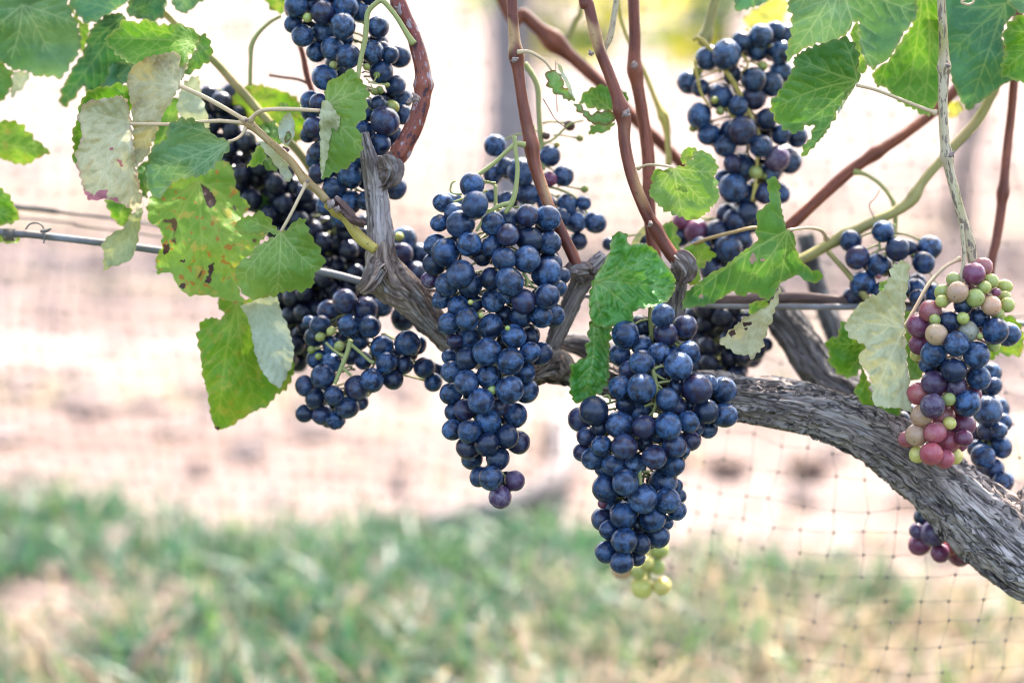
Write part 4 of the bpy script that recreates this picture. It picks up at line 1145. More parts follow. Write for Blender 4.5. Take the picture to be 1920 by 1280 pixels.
leaf('small green leaf behind the shrivelled leaflet', [B(11, 'mid', 0.02, (700, 470, 760, 410, 850, 400, 910, 460, 905, 560, 960, 650, 850, 640, 760, 590))])
leaf('white underside strip hanging below the tan shoot', [
    B(11, 'silver', -0.006, (680, 620, 760, 640, 830, 690, 920, 780, 1000, 860, 1060, 1030, 1040, 1080, 980, 1060, 900, 930, 820, 820, 740, 720), (690, 625), (1030, 1050,), gx=0.4, tooth=3),
    B(11, 'bright', 0.002, (540, 925, 590, 850, 640, 720, 700, 640, 760, 740, 775, 800, 710, 905, 690, 870, 610, 930, 590, 890), (700, 650), tooth=6),
    B(11, 'mid', 0.006, (730, 880, 780, 800, 840, 840, 885, 930, 870, 960, 780, 950))])
leaf('green leaf in shade among the dark bunches at left', [B(1, 'mid', 0.075, (1320, 1060, 1450, 1080, 1540, 1120, 1570, 1190, 1500, 1230, 1430, 1200, 1330, 1130))])
leaf('green leaf behind the spotted leaf at its upper left', [B(1, 'mid', 0.035, (760, 930, 850, 880, 830, 1060, 820, 1110, 790, 1090, 770, 1010))])

# --- middle
leaf('small curled leaf with brown burnt rim below the joint', [
    B(5, 'dry', -0.012, (262, 392, 310, 398, 345, 440, 352, 490, 388, 500, 412, 566, 372, 562, 320, 530, 282, 510, 255, 470, 248, 425), (300, 400), gx=0.5, quilt=0.003, tooth=6),
    B(5, 'silver', -0.010, (310, 350, 335, 370, 350, 410, 385, 470, 408, 555, 380, 520, 350, 450, 320, 390), tooth=2)])
leaf('torn green leaf with brown rim behind the slender red cane', [
    B(5, 'mid', 0.02, (428, 570, 480, 500, 560, 470, 645, 492, 702, 520, 712, 560, 650, 625, 520, 612), (640, 640), gy=0.4),
    B(5, 'dry', 0.004, (408, 568, 440, 590, 500, 640, 560, 618, 635, 622, 632, 680, 590, 702, 500, 690, 450, 640, 415, 610), (420, 580), tooth=5, quilt=0.003),
    B(5, 'mid', 0.022, (500, 690, 600, 700, 642, 670, 600, 735, 540, 742, 487, 758), tooth=5)])
leaf('round pale green leaf in focus left of the top right bunch', [
    B(5, 'light', -0.03, (835, 975, 852, 950, 930, 945, 985, 930, 1010, 930, 1060, 890, 1085, 840, 1130, 840, 1190, 882, 1212, 940, 1190, 982, 1212, 1050, 1217, 1110, 1180, 1152, 1130, 1202, 1080, 1232, 1010, 1215, 950, 1195, 882, 1152, 820, 1082, 842, 1020), (960, 935), (1130, 1130, 1010, 1200, 860, 1080, 1200, 960, 1110, 850), gx=0.1, tooth=7, vw=2.0),
    B(5, 'yellow', -0.024, (1000, 862, 1030, 825, 1086, 822, 1090, 860, 1050, 905, 1005, 922), (1040, 910), tooth=5)],
    stalk=[(1196, 316, 2.4, -0.012), (1215, 309, 2.4, -0.02), (1240, 310, 2.4, -0.028), (1263, 314, 2.4, -0.03)])
leaf('glossy crinkled green leaf drooping over the right hand bunch', [
    B(6, 'crinkle', -0.034, (618, 182, 660, 160, 707, 175, 700, 230, 742, 235, 800, 225, 862, 262, 892, 310, 932, 360, 972, 420, 972, 480, 940, 542, 862, 582, 780, 590, 730, 612, 746, 682, 690, 680, 640, 690, 600, 700, 540, 690, 500, 660, 490, 600, 488, 520, 512, 430, 560, 350, 600, 290), (520, 440), (960, 490, 640, 190, 850, 280, 720, 600, 560, 660), gx=0.1, gy=-0.15, wob=0.4, quilt=0.0052, tooth=4),
    B(6, 'crinkle', -0.036, (500, 650, 560, 680, 620, 690, 602, 800, 602, 900, 602, 980, 572, 1042, 520, 1082, 450, 1117, 400, 1112, 385, 1060, 378, 990, 390, 900, 450, 872, 492, 840, 456, 800, 490, 780, 482, 720), (515, 640), (470, 1060, 580, 820), gx=0.5, wob=0.3, quilt=0.0052, tooth=6)])
leaf('broad three lobed green leaf with pale veins at right of centre', [
    B(6, 'mid', -0.03, (1008, 595, 1020, 520, 1062, 470, 1120, 430, 1172, 390, 1240, 360, 1300, 310, 1362, 260, 1432, 220, 1420, 160, 1430, 100, 1418, 60, 1470, 20, 1500, 0, 1488, -70, 1480, -130, 1520, -148, 1552, -120, 1562, 30, 1592, 150, 1640, 180, 1642, 240, 1662, 310, 1722, 370, 1792, 388, 1792, 430, 1732, 452, 1680, 420, 1640, 400, 1600, 430, 1552, 450, 1530, 500, 1490, 552, 1440, 520, 1382, 490, 1370, 522, 1330, 522, 1290, 490, 1222, 540, 1150, 572, 1080, 580), (1597, 155), (1540, 500, 1060, 520, 1740, 400, 1530, -90, 1380, 440), gx=-0.1, gy=0.15, cup=0.08, tooth=4, vw=2.4, marks=[(1385, 290, 1415, 285, 1428, 320, 1400, 340, 1385, 325), (1100, 515, 1125, 510, 1140, 540, 1115, 538), (1445, 315, 1470, 318, 1465, 332, 1448, 328)])],
    stalk=[(1550, 447, 4, 0.045), (1540, 432, 3.5, 0.02), (1515, 427, 3.2, -0.01), (1478, 431, 3, -0.03)])
leaf('tan curled leaf tip with brown stains below the three lobed leaf', [
    B(6, 'tan', -0.026, (1562, 455, 1548, 540, 1515, 640, 1482, 720, 1452, 822, 1402, 867, 1380, 850, 1330, 852, 1280, 822, 1207, 777, 1270, 722, 1300, 690, 1352, 642, 1420, 612, 1490, 575), (1552, 480), (1230, 775, 1390, 840, 1450, 790), gx=0.3, tooth=6, marks=[(1265, 725, 1300, 705, 1310, 735, 1280, 750), (1345, 670, 1400, 665, 1395, 685, 1350, 690), (1350, 700, 1375, 695, 1370, 720)]),
    B(6, 'bright', -0.010, (1382, 560, 1470, 540, 1500, 570, 1402, 628, 1382, 615), tooth=3)])
leaf('small yellow leaf with dark curled marks behind the spur', [
    B(6, 'yellow', 0.03, (1000, 262, 1090, 222, 1152, 230, 1197, 300, 1142, 342, 1102, 382, 1112, 440, 1050, 470, 1030, 350)),
    B(6, 'bright', 0.04, (895, 120, 962, 98, 992, 200, 1002, 280, 930, 250))])
leaf('narrow yellowish leaf edge beside the crinkled leaf', [B(6, 'olive', 0.05, (720, 240, 750, 180, 790, 130, 830, 150, 780, 200, 760, 240), tooth=2)])

# --- upper right group
leaf('dark leaf corner at the top edge above the top right bunch', [B(7, 'deep', 0.03, (290, 70, 285, -80, 520, -90, 472, 12, 400, 42))])
leaf('blurred golden leaf above the top right bunch', [B(7, 'gold', 0.16, (335, 100, 400, 60, 520, -20, 600, 10, 560, 120, 450, 145, 360, 150))])
leaf('big pale green leaf with two long lobes at the top right', [
    B(7, 'blue', 0.0, (590, -150, 1280, -150, 1300, -40, 1312, 50, 1300, 112, 1240, 172, 1200, 252, 1150, 332, 1110, 352, 1060, 392, 1035, 370, 1000, 300, 980, 205, 984, 112, 950, 130, 920, 192, 820, 247, 760, 240, 680, 272, 620, 312, 582, 352, 578, 280, 605, 190, 610, 80, 588, 60), (880, -130), (620, 290, 1060, 370, 1290, 60, 800, 220, 620, 20), gx=-0.1, gy=0.3, tooth=5)])
leaf('bright green leaf with a deep notch pointing left at upper right', [
    B(7, 'mid', -0.018, (620, 320, 700, 270, 790, 240, 900, 205, 960, 240, 990, 330, 970, 400, 1000, 422, 952, 492, 902, 562, 852, 652, 800, 742, 722, 832, 662, 888, 670, 820, 722, 760, 732, 697, 690, 700, 640, 747, 580, 732, 530, 692, 498, 632, 486, 580, 545, 500, 590, 430, 622, 370), (975, 450), (520, 600, 650, 330, 690, 840, 900, 230, 640, 720), gx=-0.2, gy=0.1, tooth=7, vw=2.3),
    B(7, 'silver', -0.014, (1005, 418, 952, 500, 912, 560, 860, 650, 872, 600, 905, 530, 960, 440), tooth=2),
    B(7, 'bright', 0.006, (930, 180, 985, 110, 1000, 300, 1038, 370, 1000, 420, 968, 400, 985, 320), tooth=3)],
    stalk=[(1755, 212, 4.2, -0.012), (1730, 203, 3.6, -0.013), (1680, 183, 3.2, -0.015), (1640, 168, 3, -0.017), (1606, 160, 3, -0.018)])
leaf('backlit yellow green leaf with a pale midrib left of the pale cane', [
    B(7, 'bright', 0.012, (1070, 390, 1150, 340, 1202, 252, 1290, 130, 1310, -40, 1330, -150, 1450, -150, 1445, 100, 1440, 550, 1400, 602, 1370, 652, 1310, 622, 1230, 582, 1150, 522, 1140, 480, 1090, 492, 1060, 440), (1345, -120), (1340, 620, 1100, 470, 1430, 330, 1250, 560), gx=0.15, tooth=6)])
leaf('big dark green leaf right of the pale cane', [
    B(7, 'deep', 0.02, (1440, -150, 1790, -150, 1850, 0, 1860, 80, 1800, 132, 1782, 202, 1802, 302, 1860, 440, 1772, 482, 1702, 542, 1640, 582, 1600, 625, 1560, 582, 1502, 452, 1470, 300, 1440, 120), (1800, 20), (1605, 600, 1490, 300, 1780, 440, 1520, 40), gx=-0.15, gy=0.15, tooth=4)])
leaf('green leaf in shade behind the pale cane', [B(7, 'mid', 0.035, (1370, -120, 1500, -120, 1490, 200, 1440, 260, 1410, 160, 1360, 80))])
leaf('green leaf with a yellow toothed rim at the right edge', [B(7, 'bright', 0.004, (2060, 60, 1920, 78, 1860, 90, 1800, 152, 1786, 222, 1800, 292, 1768, 412, 1850, 450, 1920, 462, 2060, 470), (2040, 200), (1790, 400, 1810, 170), tooth=7)])
leaf('pale green leaf at the top right corner', [B(7, 'blue', -0.004, (1780, -90, 2060, -90, 2060, 100, 1922, 80, 1880, 72, 1820, 32, 1800, 0), (2040, -60))])
leaf('blurred pale yellow leaf behind the far right canes', [B(7, 'gold', 0.14, (1480, 560, 1560, 580, 1560, 620, 1500, 670, 1480, 640))])

# --- right, by the ripening bunch
leaf('pale folded leaf hanging beside the ripening bunch', [
    B(8, 'bright', 0.010, (1100, 442, 1090, 402, 1130, 368, 1160, 378, 1170, 480, 1120, 480), tooth=4),
    B(8, 'bright', 0.012, (793, 710, 870, 682, 880, 610, 910, 595, 960, 700, 1040, 740, 990, 800, 1000, 862, 960, 912, 900, 917, 830, 852, 807, 820, 820, 795), (1040, 720), (820, 720, 920, 890), tooth=6),
    B(8, 'bright', 0.014, (1000, 850, 1040, 940, 1060, 1050, 1180, 1070, 1228, 1085, 1210, 1132, 1120, 1172, 1060, 1142, 1040, 1100, 985, 1062, 978, 1012, 948, 1000, 990, 930), (1050, 900), (1120, 1150, 990, 1000), tooth=6),
    B(8, 'bright', 0.012, (1235, 535, 1285, 555, 1292, 700, 1352, 860, 1335, 922, 1270, 935, 1245, 800), (1240, 640), tooth=5),
    B(8, 'pale', -0.022, (1150, 360, 1170, 290, 1240, 258, 1267, 290, 1256, 400, 1242, 520, 1232, 620, 1246, 720, 1252, 850, 1272, 960, 1282, 1122, 1240, 1092, 1180, 1082, 1130, 1087, 1060, 1062, 1060, 1000, 1042, 900, 1002, 850, 975, 800, 1032, 740, 950, 702, 903, 650, 920, 590, 970, 520, 1050, 460, 1112, 440), (1236, 640), (920, 625, 1230, 285, 1240, 1080, 1070, 1020, 1000, 530), gx=0.35, cup=-0.08, tooth=6)],
    stalk=[(1800, 485, 3.4, -0.005), (1770, 502, 3.4, -0.01), (1740, 535, 3.6, -0.014), (1716, 578, 3.6, -0.018), (1696, 612, 3.4, -0.02)])
leaf('yellow green leaf rim behind the ripening bunch', [B(8, 'yellow', 0.03, (1690, 830, 1780, 782, 1892, 802, 1908, 680, 1870, 592, 1800, 560, 1730, 600, 1700, 700), (1740, 640), tooth=7)])
tube_obj('leaf_stalk', [tube_data(px_ctrl([(1553, 472, 5, 0.05), (1575, 496, 5, 0.045), (1600, 525, 6, 0.04), (1622, 556, 6.5, 0.035), (1640, 580, 6, 0.02)]), 0.001, 12)], M_OLIVE, vine)
tube_obj('leaf_stalk', [tube_data(px_ctrl([(1285, 466, 3.5, 0.04), (1320, 450, 3.5, 0.03), (1380, 434, 3.5, 0.02), (1415, 427, 3.5, 0.02), (1440, 432, 3, 0.03)]), 0.001, 12)], M_TAN, vine)

# the canopy above the picture: the vine's own foliage, which shades the fruit
gaps = [P(x, y, d) for x, y, d in ((1345, 430, 0.085), (1400, 470, 0.085), (1215, 1080, 0.125), (460, 700, 0.03), (400, 470, 0.012), (1290, 370, 0.02))]  # openings shaped in the unseen canopy to let sun onto these spots
sv = np.array(tuple(sun_dir))
cs = []
while len(cs) < 900:
    q = np.array((random.uniform(-1.6, 1.8), random.uniform(0.90, 1.49), 0.80 + 1.1 * random.random() ** 1.3))
    if any(np.linalg.norm((q - g) - sv * ((q - g) @ sv)) < 0.062 for g in gaps): continue
    cs.append(tuple(q))
leaf_cloud('upper_foliage', cs, 0.062, [LM['mid'], LM['deep'], LM['bright'], LM['light']], vine, 0.5)
# ------------------------------------------------------------------ bunches of grapes: every berry an object
def berry_mesh(seed, squash, wr=0.0):
    r = np.random.default_rng(seed)
    U, W = 22, 15
    V = [(0, 0, 1.0)]
    for i in range(1, W):
        th = math.pi * i / W
        for j in range(U):
            ph = 2 * math.pi * j / U
            V.append((math.sin(th) * math.cos(ph), math.sin(th) * math.sin(ph), math.cos(th)))
    V.append((0, 0, -1.0))
    V = np.array(V)
    k = 1 + 0.05 * (fbm(V * 1.1 + seed * 7, 2, seed) - 0.5) * 2
    if wr: k = k - wr * np.abs(fbm(V * np.array([2.6, 2.6, 1.0]) + seed, 2, seed + 3) - 0.5) * 4 + wr * 0.5
    V = V * k[:, None]
    V[:, 2] *= squash
    V[0, 2] -= 0.10                       # dimple at the stalk
    V[-1, 2] += 0.015
    F = []
    for j in range(U):
        F.append((0, 1 + j, 1 + (j + 1) % U))
    for i in range(W - 2):
        for j in range(U):
            a = 1 + i * U + j; b = 1 + i * U + (j + 1) % U
            F.append((a, a + U, b + U, b))
    l = len(V) - 1; s0 = 1 + (W - 2) * U
    for j in range(U):
        F.append((l, s0 + (j + 1) % U, s0 + j))
    return mesh_from('grape', V, F)
BERRY = [berry_mesh(100 + i, 0.97 + 0.035 * i) for i in range(5)] + [berry_mesh(140, 0.95, 0.20)]
BERRY_R = []
for m_ in BERRY:
    m2 = m_.copy(); m2.name = 'grape_ripening'
    BERRY_R.append(m2)
BERRY_U = []
for m_ in BERRY:
    m2 = m_.copy(); m2.name = 'grape_red'
    BERRY_U.append(m2)
for m_ in BERRY_U: m_.materials.append(M_GRAPE_U)
for m_ in BERRY: m_.materials.append(M_GRAPE)
for m_ in BERRY_R: m_.materials.append(M_GRAPE_R)

KIND = {  # skin colour, bloom; 's' has shade painted in as darker skin and little bloom
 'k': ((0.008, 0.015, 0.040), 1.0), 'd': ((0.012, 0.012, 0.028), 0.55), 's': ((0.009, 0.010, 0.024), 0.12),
 'g': ((0.36, 0.40, 0.11), 0.15), 'y': ((0.66, 0.60, 0.17), 0.10), 'e': ((0.50, 0.30, 0.19), 0.40),
 'p': ((0.38, 0.085, 0.11), 0.40), 'r': ((0.36, 0.075, 0.10), 0.35), 'u': ((0.17, 0.030, 0.085), 0.45),
 'v': ((0.060, 0.026, 0.085), 0.70), 'n': ((0.20, 0.25, 0.05), 0.10), 'w': ((0.10, 0.05, 0.03), 0.0), 'c': ((0.27, 0.27, 0.20), 0.6)}
LIGHT = set('gyepru' + 'nc')
NB = [0]

def bunch(label, dots, d0, flat=0.75, fill=0.6, kind='k', stems=(), seed=1, rmul=1.05, stemmat=None, fillkind='s', axis=None, pedicels=True, sd=-0.010, group='bunches of grapes on the vine'):
    """dots: (px, py, r_px[, flags]) flags: letters of KIND for the skin, 'b' further back, 'B' far back, 'f' forward, 't' long berry"""
    r = random.Random(seed)
    G = []
    for q in dots:
        fl = q[3] if len(q) > 3 else ''
        kd = [c for c in fl if c in KIND]
        G.append([q[0], q[1], q[2] * rmul, 0.0, kd[0] if kd else kind, fl])
    xs = np.array([g[0] for g in G]); ys = np.array([g[1] for g in G]); rs = np.array([g[2] for g in G])
    ext = max(ys.max() - ys.min(), 1)
    def ax(y):
        w = np.exp(-((ys - y) / (0.10 * ext + 24)) ** 2)
        lo = (xs - rs)[np.abs(ys - y) < 0.11 * ext + 26]; hi = (xs + rs)[np.abs(ys - y) < 0.11 * ext + 26]
        return (lo.min() + hi.max()) / 2, (hi.max() - lo.min()) / 2
    for g in G:
        cx, R = ax(g[1])
        u = min(1.0, abs(g[0] - cx) / max(R - g[2] * 0.8, 1))
        dep = d0 - flat * (R - g[2]) / 3000 * math.sqrt(1 - u * u)
        if 'b' in g[5]: dep += 1.1 * g[2] / 3000
        if 'B' in g[5]: dep += 2.4 * g[2] / 3000
        if 'f' in g[5]: dep -= 0.8 * g[2] / 3000
        g[3] = dep
    nf = len(G)
    # berries behind, inside the outline
    tries = 0; added = 0
    want = int(nf * fill)
    while added < want and tries < want * 80:
        tries += 1
        s = G[r.randrange(nf)]
        if s[2] < 12: continue
        x = s[0] + r.uniform(-0.8, 0.8) * s[2]; y = s[1] + r.uniform(-0.8, 0.8) * s[2]
        rad = r.uniform(17, 22)
        inside = 0
        for a in np.linspace(0, 6.28, 9)[:-1]:
            qx, qy = x + math.cos(a) * rad, y + math.sin(a) * rad
            if np.any((xs - qx) ** 2 + (ys - qy) ** 2 < (rs * 1.08) ** 2): inside += 1
        if inside < 8: continue
        cx, R = ax(y)
        u = min(1.0, abs(x - cx) / max(R, 1))
        dep = d0 + r.uniform(-0.25, 0.9) * flat * R / 3000 * math.sqrt(1 - u * u)
        ok = True
        for g in G:
            if (g[0] - x) ** 2 + (g[1] - y) ** 2 + ((g[3] - dep) * 3000) ** 2 < (0.86 * (g[2] + rad)) ** 2:
                ok = False; break
        if ok:
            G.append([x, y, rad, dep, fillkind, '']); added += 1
    A = np.array([[g[0], g[1], g[2], g[3] * 3000] for g in G])
    # ease overlaps apart along the line of depth only, so nothing moves sideways
    for it in range(60):
        moved = False
        for i in range(len(A)):
            dx = A[:, 0] - A[i, 0]; dy = A[:, 1] - A[i, 1]; dz = A[:, 3] - A[i, 3]
            need = (0.90 * (A[:, 2] + A[i, 2])) ** 2 - dx * dx - dy * dy
            k = np.where((need > 0) & (dz * dz < need))[0]
            for j in k:
                if j == i: continue
                gap = math.sqrt(need[j]) - abs(A[j, 3] - A[i, 3])
                if gap <= 0.05: continue
                s = 1 if (A[j, 3] > A[i, 3] or (A[j, 3] == A[i, 3] and j > i)) else -1
                wi = 0.25
                if s > 0:
                    A[j, 3] += gap * 0.75 * 0.6; A[i, 3] -= gap * 0.25 * 0.6
                else:
                    A[j, 3] -= gap * 0.25 * 0.6; A[i, 3] += gap * 0.75 * 0.6
                moved = True
        if not moved: break
    A[:, 3] = np.clip(A[:, 3], (d0 - 0.055) * 3000, (d0 + 0.09) * 3000)
    top = P(xs.mean(), ys.min() - 10, d0)
    root = empty('grape_bunch', tuple(top))
    tag(root, label, 'grapes', group)
    st = []
    ytop, ybot = ys.min(), ys.max()
    axis_pts = []
    for q in range(7):
        y = ytop + (ybot - ytop) * q / 6 * 0.94
        axis_pts.append((float(ax(y)[0]), y, 3.6 - 0.35 * q, d0 + 0.004))
    if axis: axis_pts = axis
    if pedicels:
        st.append(tube_data(px_ctrl(axis_pts), 0.002, 8))
    ayy = [a[1] for a in axis_pts]; axx = [a[0] for a in axis_pts]; add = [a[3] for a in axis_pts]
    for k, g in enumerate(G):
        dep = A[k, 3] / 3000.0
        c = P(g[0], g[1], dep)
        R = g[2] / 3000.0 * (FOC + dep) / FOC
        y2 = max(ytop - 4, g[1] - 1.2 * g[2])
        ap = P(np.interp(y2, ayy, axx), y2, np.interp(y2, ayy, add))
        ups = Vector(tuple(ap - c)).normalized()
        ups = (ups + Vector((r.uniform(-.45, .45), r.uniform(-.45, .45), r.uniform(-.2, .45)))).normalized()
        tab = BERRY_U if g[4] in 'urv' else BERRY_R if g[4] in LIGHT else BERRY
        vi = 5 if 'x' in g[5] else 4 if 't' in g[5] else r.randrange(4)
        o = bpy.data.objects.new('grape', tab[vi])
        COL.objects.link(o)
        o.parent = root
        o.location = tuple(c)
        o.rotation_euler = (ups.to_track_quat('Z', 'Y') @ Euler((0, 0, r.uniform(0, 6.28))).to_quaternion()).to_euler()
        o.scale = (R * r.uniform(0.96, 1.03), R * r.uniform(0.96, 1.03), R * r.uniform(0.95, 1.06))
        sk, bl = KIND[g[4]]
        if g[4] == 'k' and r.random() < 0.13: sk, bl = (0.026, 0.015, 0.038), 0.55
        elif g[4] == 'k' and r.random() < 0.10: bl = 0.25
        j = r.uniform(0.85, 1.2)
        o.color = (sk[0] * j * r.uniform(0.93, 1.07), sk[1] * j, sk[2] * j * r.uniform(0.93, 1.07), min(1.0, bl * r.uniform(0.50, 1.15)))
        if g[4] in 'gn' and g[2] < 22: o['label'] = 'small unripe green grape'
        if pedicels:
            e = c + np.array(tuple(ups)) * R * 0.9
            f = np.array(tuple(Vector(tuple(ap)) * 0.45 + Vector(tuple(e)) * 0.55)) + np.array([0, 0, 0.001])
            end = ap if np.linalg.norm(ap - e) < 0.016 else e + (ap - e) / np.linalg.norm(ap - e) * 0.016
            rr = min(0.0007, R * 0.22)
            st.append(tube_data([[*e, rr * 1.7], [*(e + (f - e) * 0.25), rr], [*f, rr], [*end, rr * 1.2]], 0.0025, 6))
    for s in stems:
        s_rows = [(q[0], q[1], q[2] * 0.82, *q[3:]) for q in s[1]]
        st.append(tube_data(px_ctrl(s_rows, d0 + (s[2] if len(s) > 2 else sd), s[0]), 0.0012, 12))
    if st: tube_obj('stem', st, stemmat or M_GSTEM, root)
    NB[0] += len(G)
    return root

def D(crop, *rows):
    x0, y0, s = CR[crop]
    return [(x0 + q[0] / s, y0 + q[1] / s, q[2] / s, *q[3:]) for q in rows]

# A: the tall bunch left of the middle
A_ = D(3, (1147, 1033, 66, 'f'), (1162, 1143, 72, 'f'))
A_ += D(4, (1082, 118, 72), (1262, 117, 66), (1350, 90, 62, 'b'), (1455, 72, 60), (1568, 85, 66), (963, 115, 46, 'b'), (1052, 60, 55, 'b'), (985, 0, 50, 'b'), (1035, 8, 62, 'b'),
        (1348, 182, 60), (1130, 233, 64), (1257, 246, 58), (1465, 205, 68), (1577, 223, 62), (938, 233, 55), (998, 278, 74), (935, 343, 60, 'b'),
        (1325, 315, 62), (1452, 316, 72), (1583, 335, 58, 'b'), (1560, 393, 80, 'f'), (1082, 400, 74, 'f'), (1205, 300, 50, 'Bd'), (1135, 460, 64, 'b'), (1252, 425, 58, 'bd'),
        (1356, 442, 75, 'f'), (912, 430, 46, 'bv'), (1005, 458, 60), (1648, 405, 45, 'b'), (1625, 475, 45, 'b'), (1434, 550, 66), (1564, 522, 68, 'f'), (1265, 545, 62, 'b'), (975, 540, 48, 'b'),
        (1070, 575, 58, 'b'), (1155, 560, 50, 'Bd'), (1345, 520, 40, 'b'), (1418, 628, 62, 'b'), (1530, 630, 62), (1592, 625, 64, 'b'), (1330, 630, 52, 'Bd'), (1120, 652, 62, 'f'), (1015, 675, 58),
        (1250, 690, 66, 'b'), (1380, 745, 66), (1470, 745, 50, 'Bd'), (1128, 760, 64, 'b'), (1050, 770, 42, 'b'), (1230, 832, 74, 'f'), (1118, 870, 62), (1360, 885, 72, 'f'), (1468, 835, 56), (1532, 842, 62, 'b'),
        (1020, 860, 42, 'b'), (1035, 940, 58), (1440, 945, 56, 'b'), (1240, 968, 66), (1116, 1003, 66, 'f'), (1355, 1042, 74, 'f'), (1450, 1050, 68, 'b'), (1030, 1062, 58, 'b'), (1195, 1107, 70, 'f'), (1300, 1135, 52, 'b'),
        (1105, 1155, 58, 'b'), (1040, 1168, 46, 'b'), (1385, 1187, 66, 'b'), (1237, 1217, 68, 'f'))
A_ += D(9, (207, 313, 56), (296, 323, 62, 'f'), (508, 350, 64), (572, 383, 62, 'b'), (395, 393, 66, 'f'), (290, 412, 62, 'b'), (457, 470, 60), (313, 475, 58, 'Bd'), (418, 582, 66, 'f'), (355, 575, 54, 'b'), (552, 597, 54, 'v'), (470, 687, 62, 'v'), (380, 300, 40, 'Bd'), (430, 330, 40, 'Bd'))
A_ += D(4, (1138, 555, 14, 'gf'), (1196, 628, 15, 'gf'), (1258, 1046, 24, 'gf'), (1345, 700, 14, 'g'))
bunch('tall blue bunch just left of the middle, longest of the left half', A_, -0.018, 0.62, 0.75, stems=[
    (3, [(1383, 760, 14), (1390, 850, 15), (1400, 950, 15), (1385, 1080, 17), (1362, 1140, 20), (1330, 1190, 14)]),
    (3, [(1362, 1135, 18), (1310, 1145, 15), (1262, 1170, 14), (1215, 1220, 12), (1170, 1290, 9)]),
    (4, [(1432, 392, 13), (1455, 430, 11), (1450, 470, 9)]), (4, [(1455, 425, 8), (1490, 470, 6)]),
    (3, [(1090, 1085, 7), (1040, 1080, 7), (1025, 1060, 7), (1035, 1020, 7), (1055, 1010, 6)])], seed=3, sd=-0.022, rmul=1.09)

# A2: blurred bunch behind its right shoulder
bunch('blurred loose bunch behind the top right of the tall blue bunch', D(3, (1275, 812, 62), (1580, 870, 58), (1655, 982, 58), (1262, 973, 58), (1330, 930, 50), (1420, 960, 78), (1460, 1080, 66), (1580, 1000, 40, 'u'), (1768, 1132, 41),
      (1775, 1055, 21, 'n'), (1678, 1140, 58), (1725, 1240, 56), (1832, 1240, 60), (1640, 1215, 55), (1250, 1095, 38, 'b'), (1340, 1130, 60, 'b'), (1560, 757, 22, 'w'), (1620, 808, 14, 'n'), (1748, 772, 19, 'n'), (1690, 700, 30, 'w'))
      + D(4, (1740, 215, 48, 'd'), (1560, 0, 50, 'b')), 0.055, 0.4, 0.25, stems=[
    (3, [(1440, 355, 20), (1490, 430, 18), (1515, 500, 18), (1520, 620, 16), (1530, 760, 17), (1540, 850, 15), (1545, 950, 14)]),
    (3, [(1540, 810, 9), (1610, 770, 8), (1660, 720, 8), (1700, 690, 7), (1770, 672, 5)]),
    (3, [(1560, 1040, 9), (1640, 1060, 9), (1720, 1100, 8), (1790, 1190, 7)])], seed=4)

# B: the big bunch right of the middle
B_ = D(6, (903, 630, 62, 'f'), (1027, 690, 64, 'f'), (917, 730, 64, 'f'), (693, 735, 74, 'f'), (778, 690, 62, 'Bd'), (880, 838, 58), (785, 795, 56, 'b'), (1045, 838, 62, 'x'), (660, 850, 60), (785, 890, 66, 'f'), (955, 850, 46, 'b'), (990, 912, 74, 'f'), (710, 930, 50, 'b'), (1003, 968, 58, 'b'),
       (783, 1032, 76, 'f'), (1092, 1036, 80), (665, 1030, 62), (1240, 1045, 70), (1155, 1010, 50, 'b'), (925, 1097, 62, 'f'), (975, 1135, 56, 'b'), (972, 1030, 46, 'Bd'), (690, 1120, 50, 'bd'), (765, 1160, 66, 'b'), (1140, 1160, 66), (1243, 1185, 66), (437, 1208, 66), (517, 1160, 74, 'f'), (800, 1080, 45, 'Bd'), (870, 960, 48, 'Bd'), (1060, 1130, 44, 'Bd'))
B_ += D(9, (1136, 285, 72), (1273, 298, 64, 'f'), (1407, 293, 72, 'f'), (1518, 270, 58), (1563, 300, 46, 'b'), (1630, 312, 48, 'b'), (1030, 300, 46, 'b'),
        (950, 350, 52, 'b'), (1035, 403, 56), (1165, 410, 70, 'f'), (1440, 400, 66), (1530, 375, 54, 'b'), (1330, 465, 66, 'f'), (1275, 390, 45, 'Bd'), (1350, 340, 45, 'b'), (925, 440, 48, 'b'), (985, 473, 60), (1428, 505, 66), (1222, 507, 58), (1100, 510, 60), (1490, 430, 38, 'b'), (1040, 530, 40, 'b'),
        (1170, 608, 70, 'f'), (1060, 640, 74), (1380, 603, 76), (1330, 600, 42, 'Bd'), (1265, 695, 78, 'f'), (1402, 705, 68, 'f'), (1448, 625, 40, 'b'), (1465, 680, 40, 'b'), (1100, 752, 62, 'b'), (1158, 790, 74, 'f'), (1318, 805, 74), (1458, 765, 52), (1035, 815, 58), (1075, 870, 50), (1235, 842, 56, 'bd'), (1395, 830, 40, 'b'),
        (1350, 905, 62), (1162, 930, 70, 'f'), (1255, 950, 54), (1060, 995, 58), (1150, 1050, 60, 'f'), (1235, 1027, 44, 'bd'), (1040, 725, 26, 'u'), (1200, 720, 45, 'Bd'), (1280, 890, 40, 'Bd'))
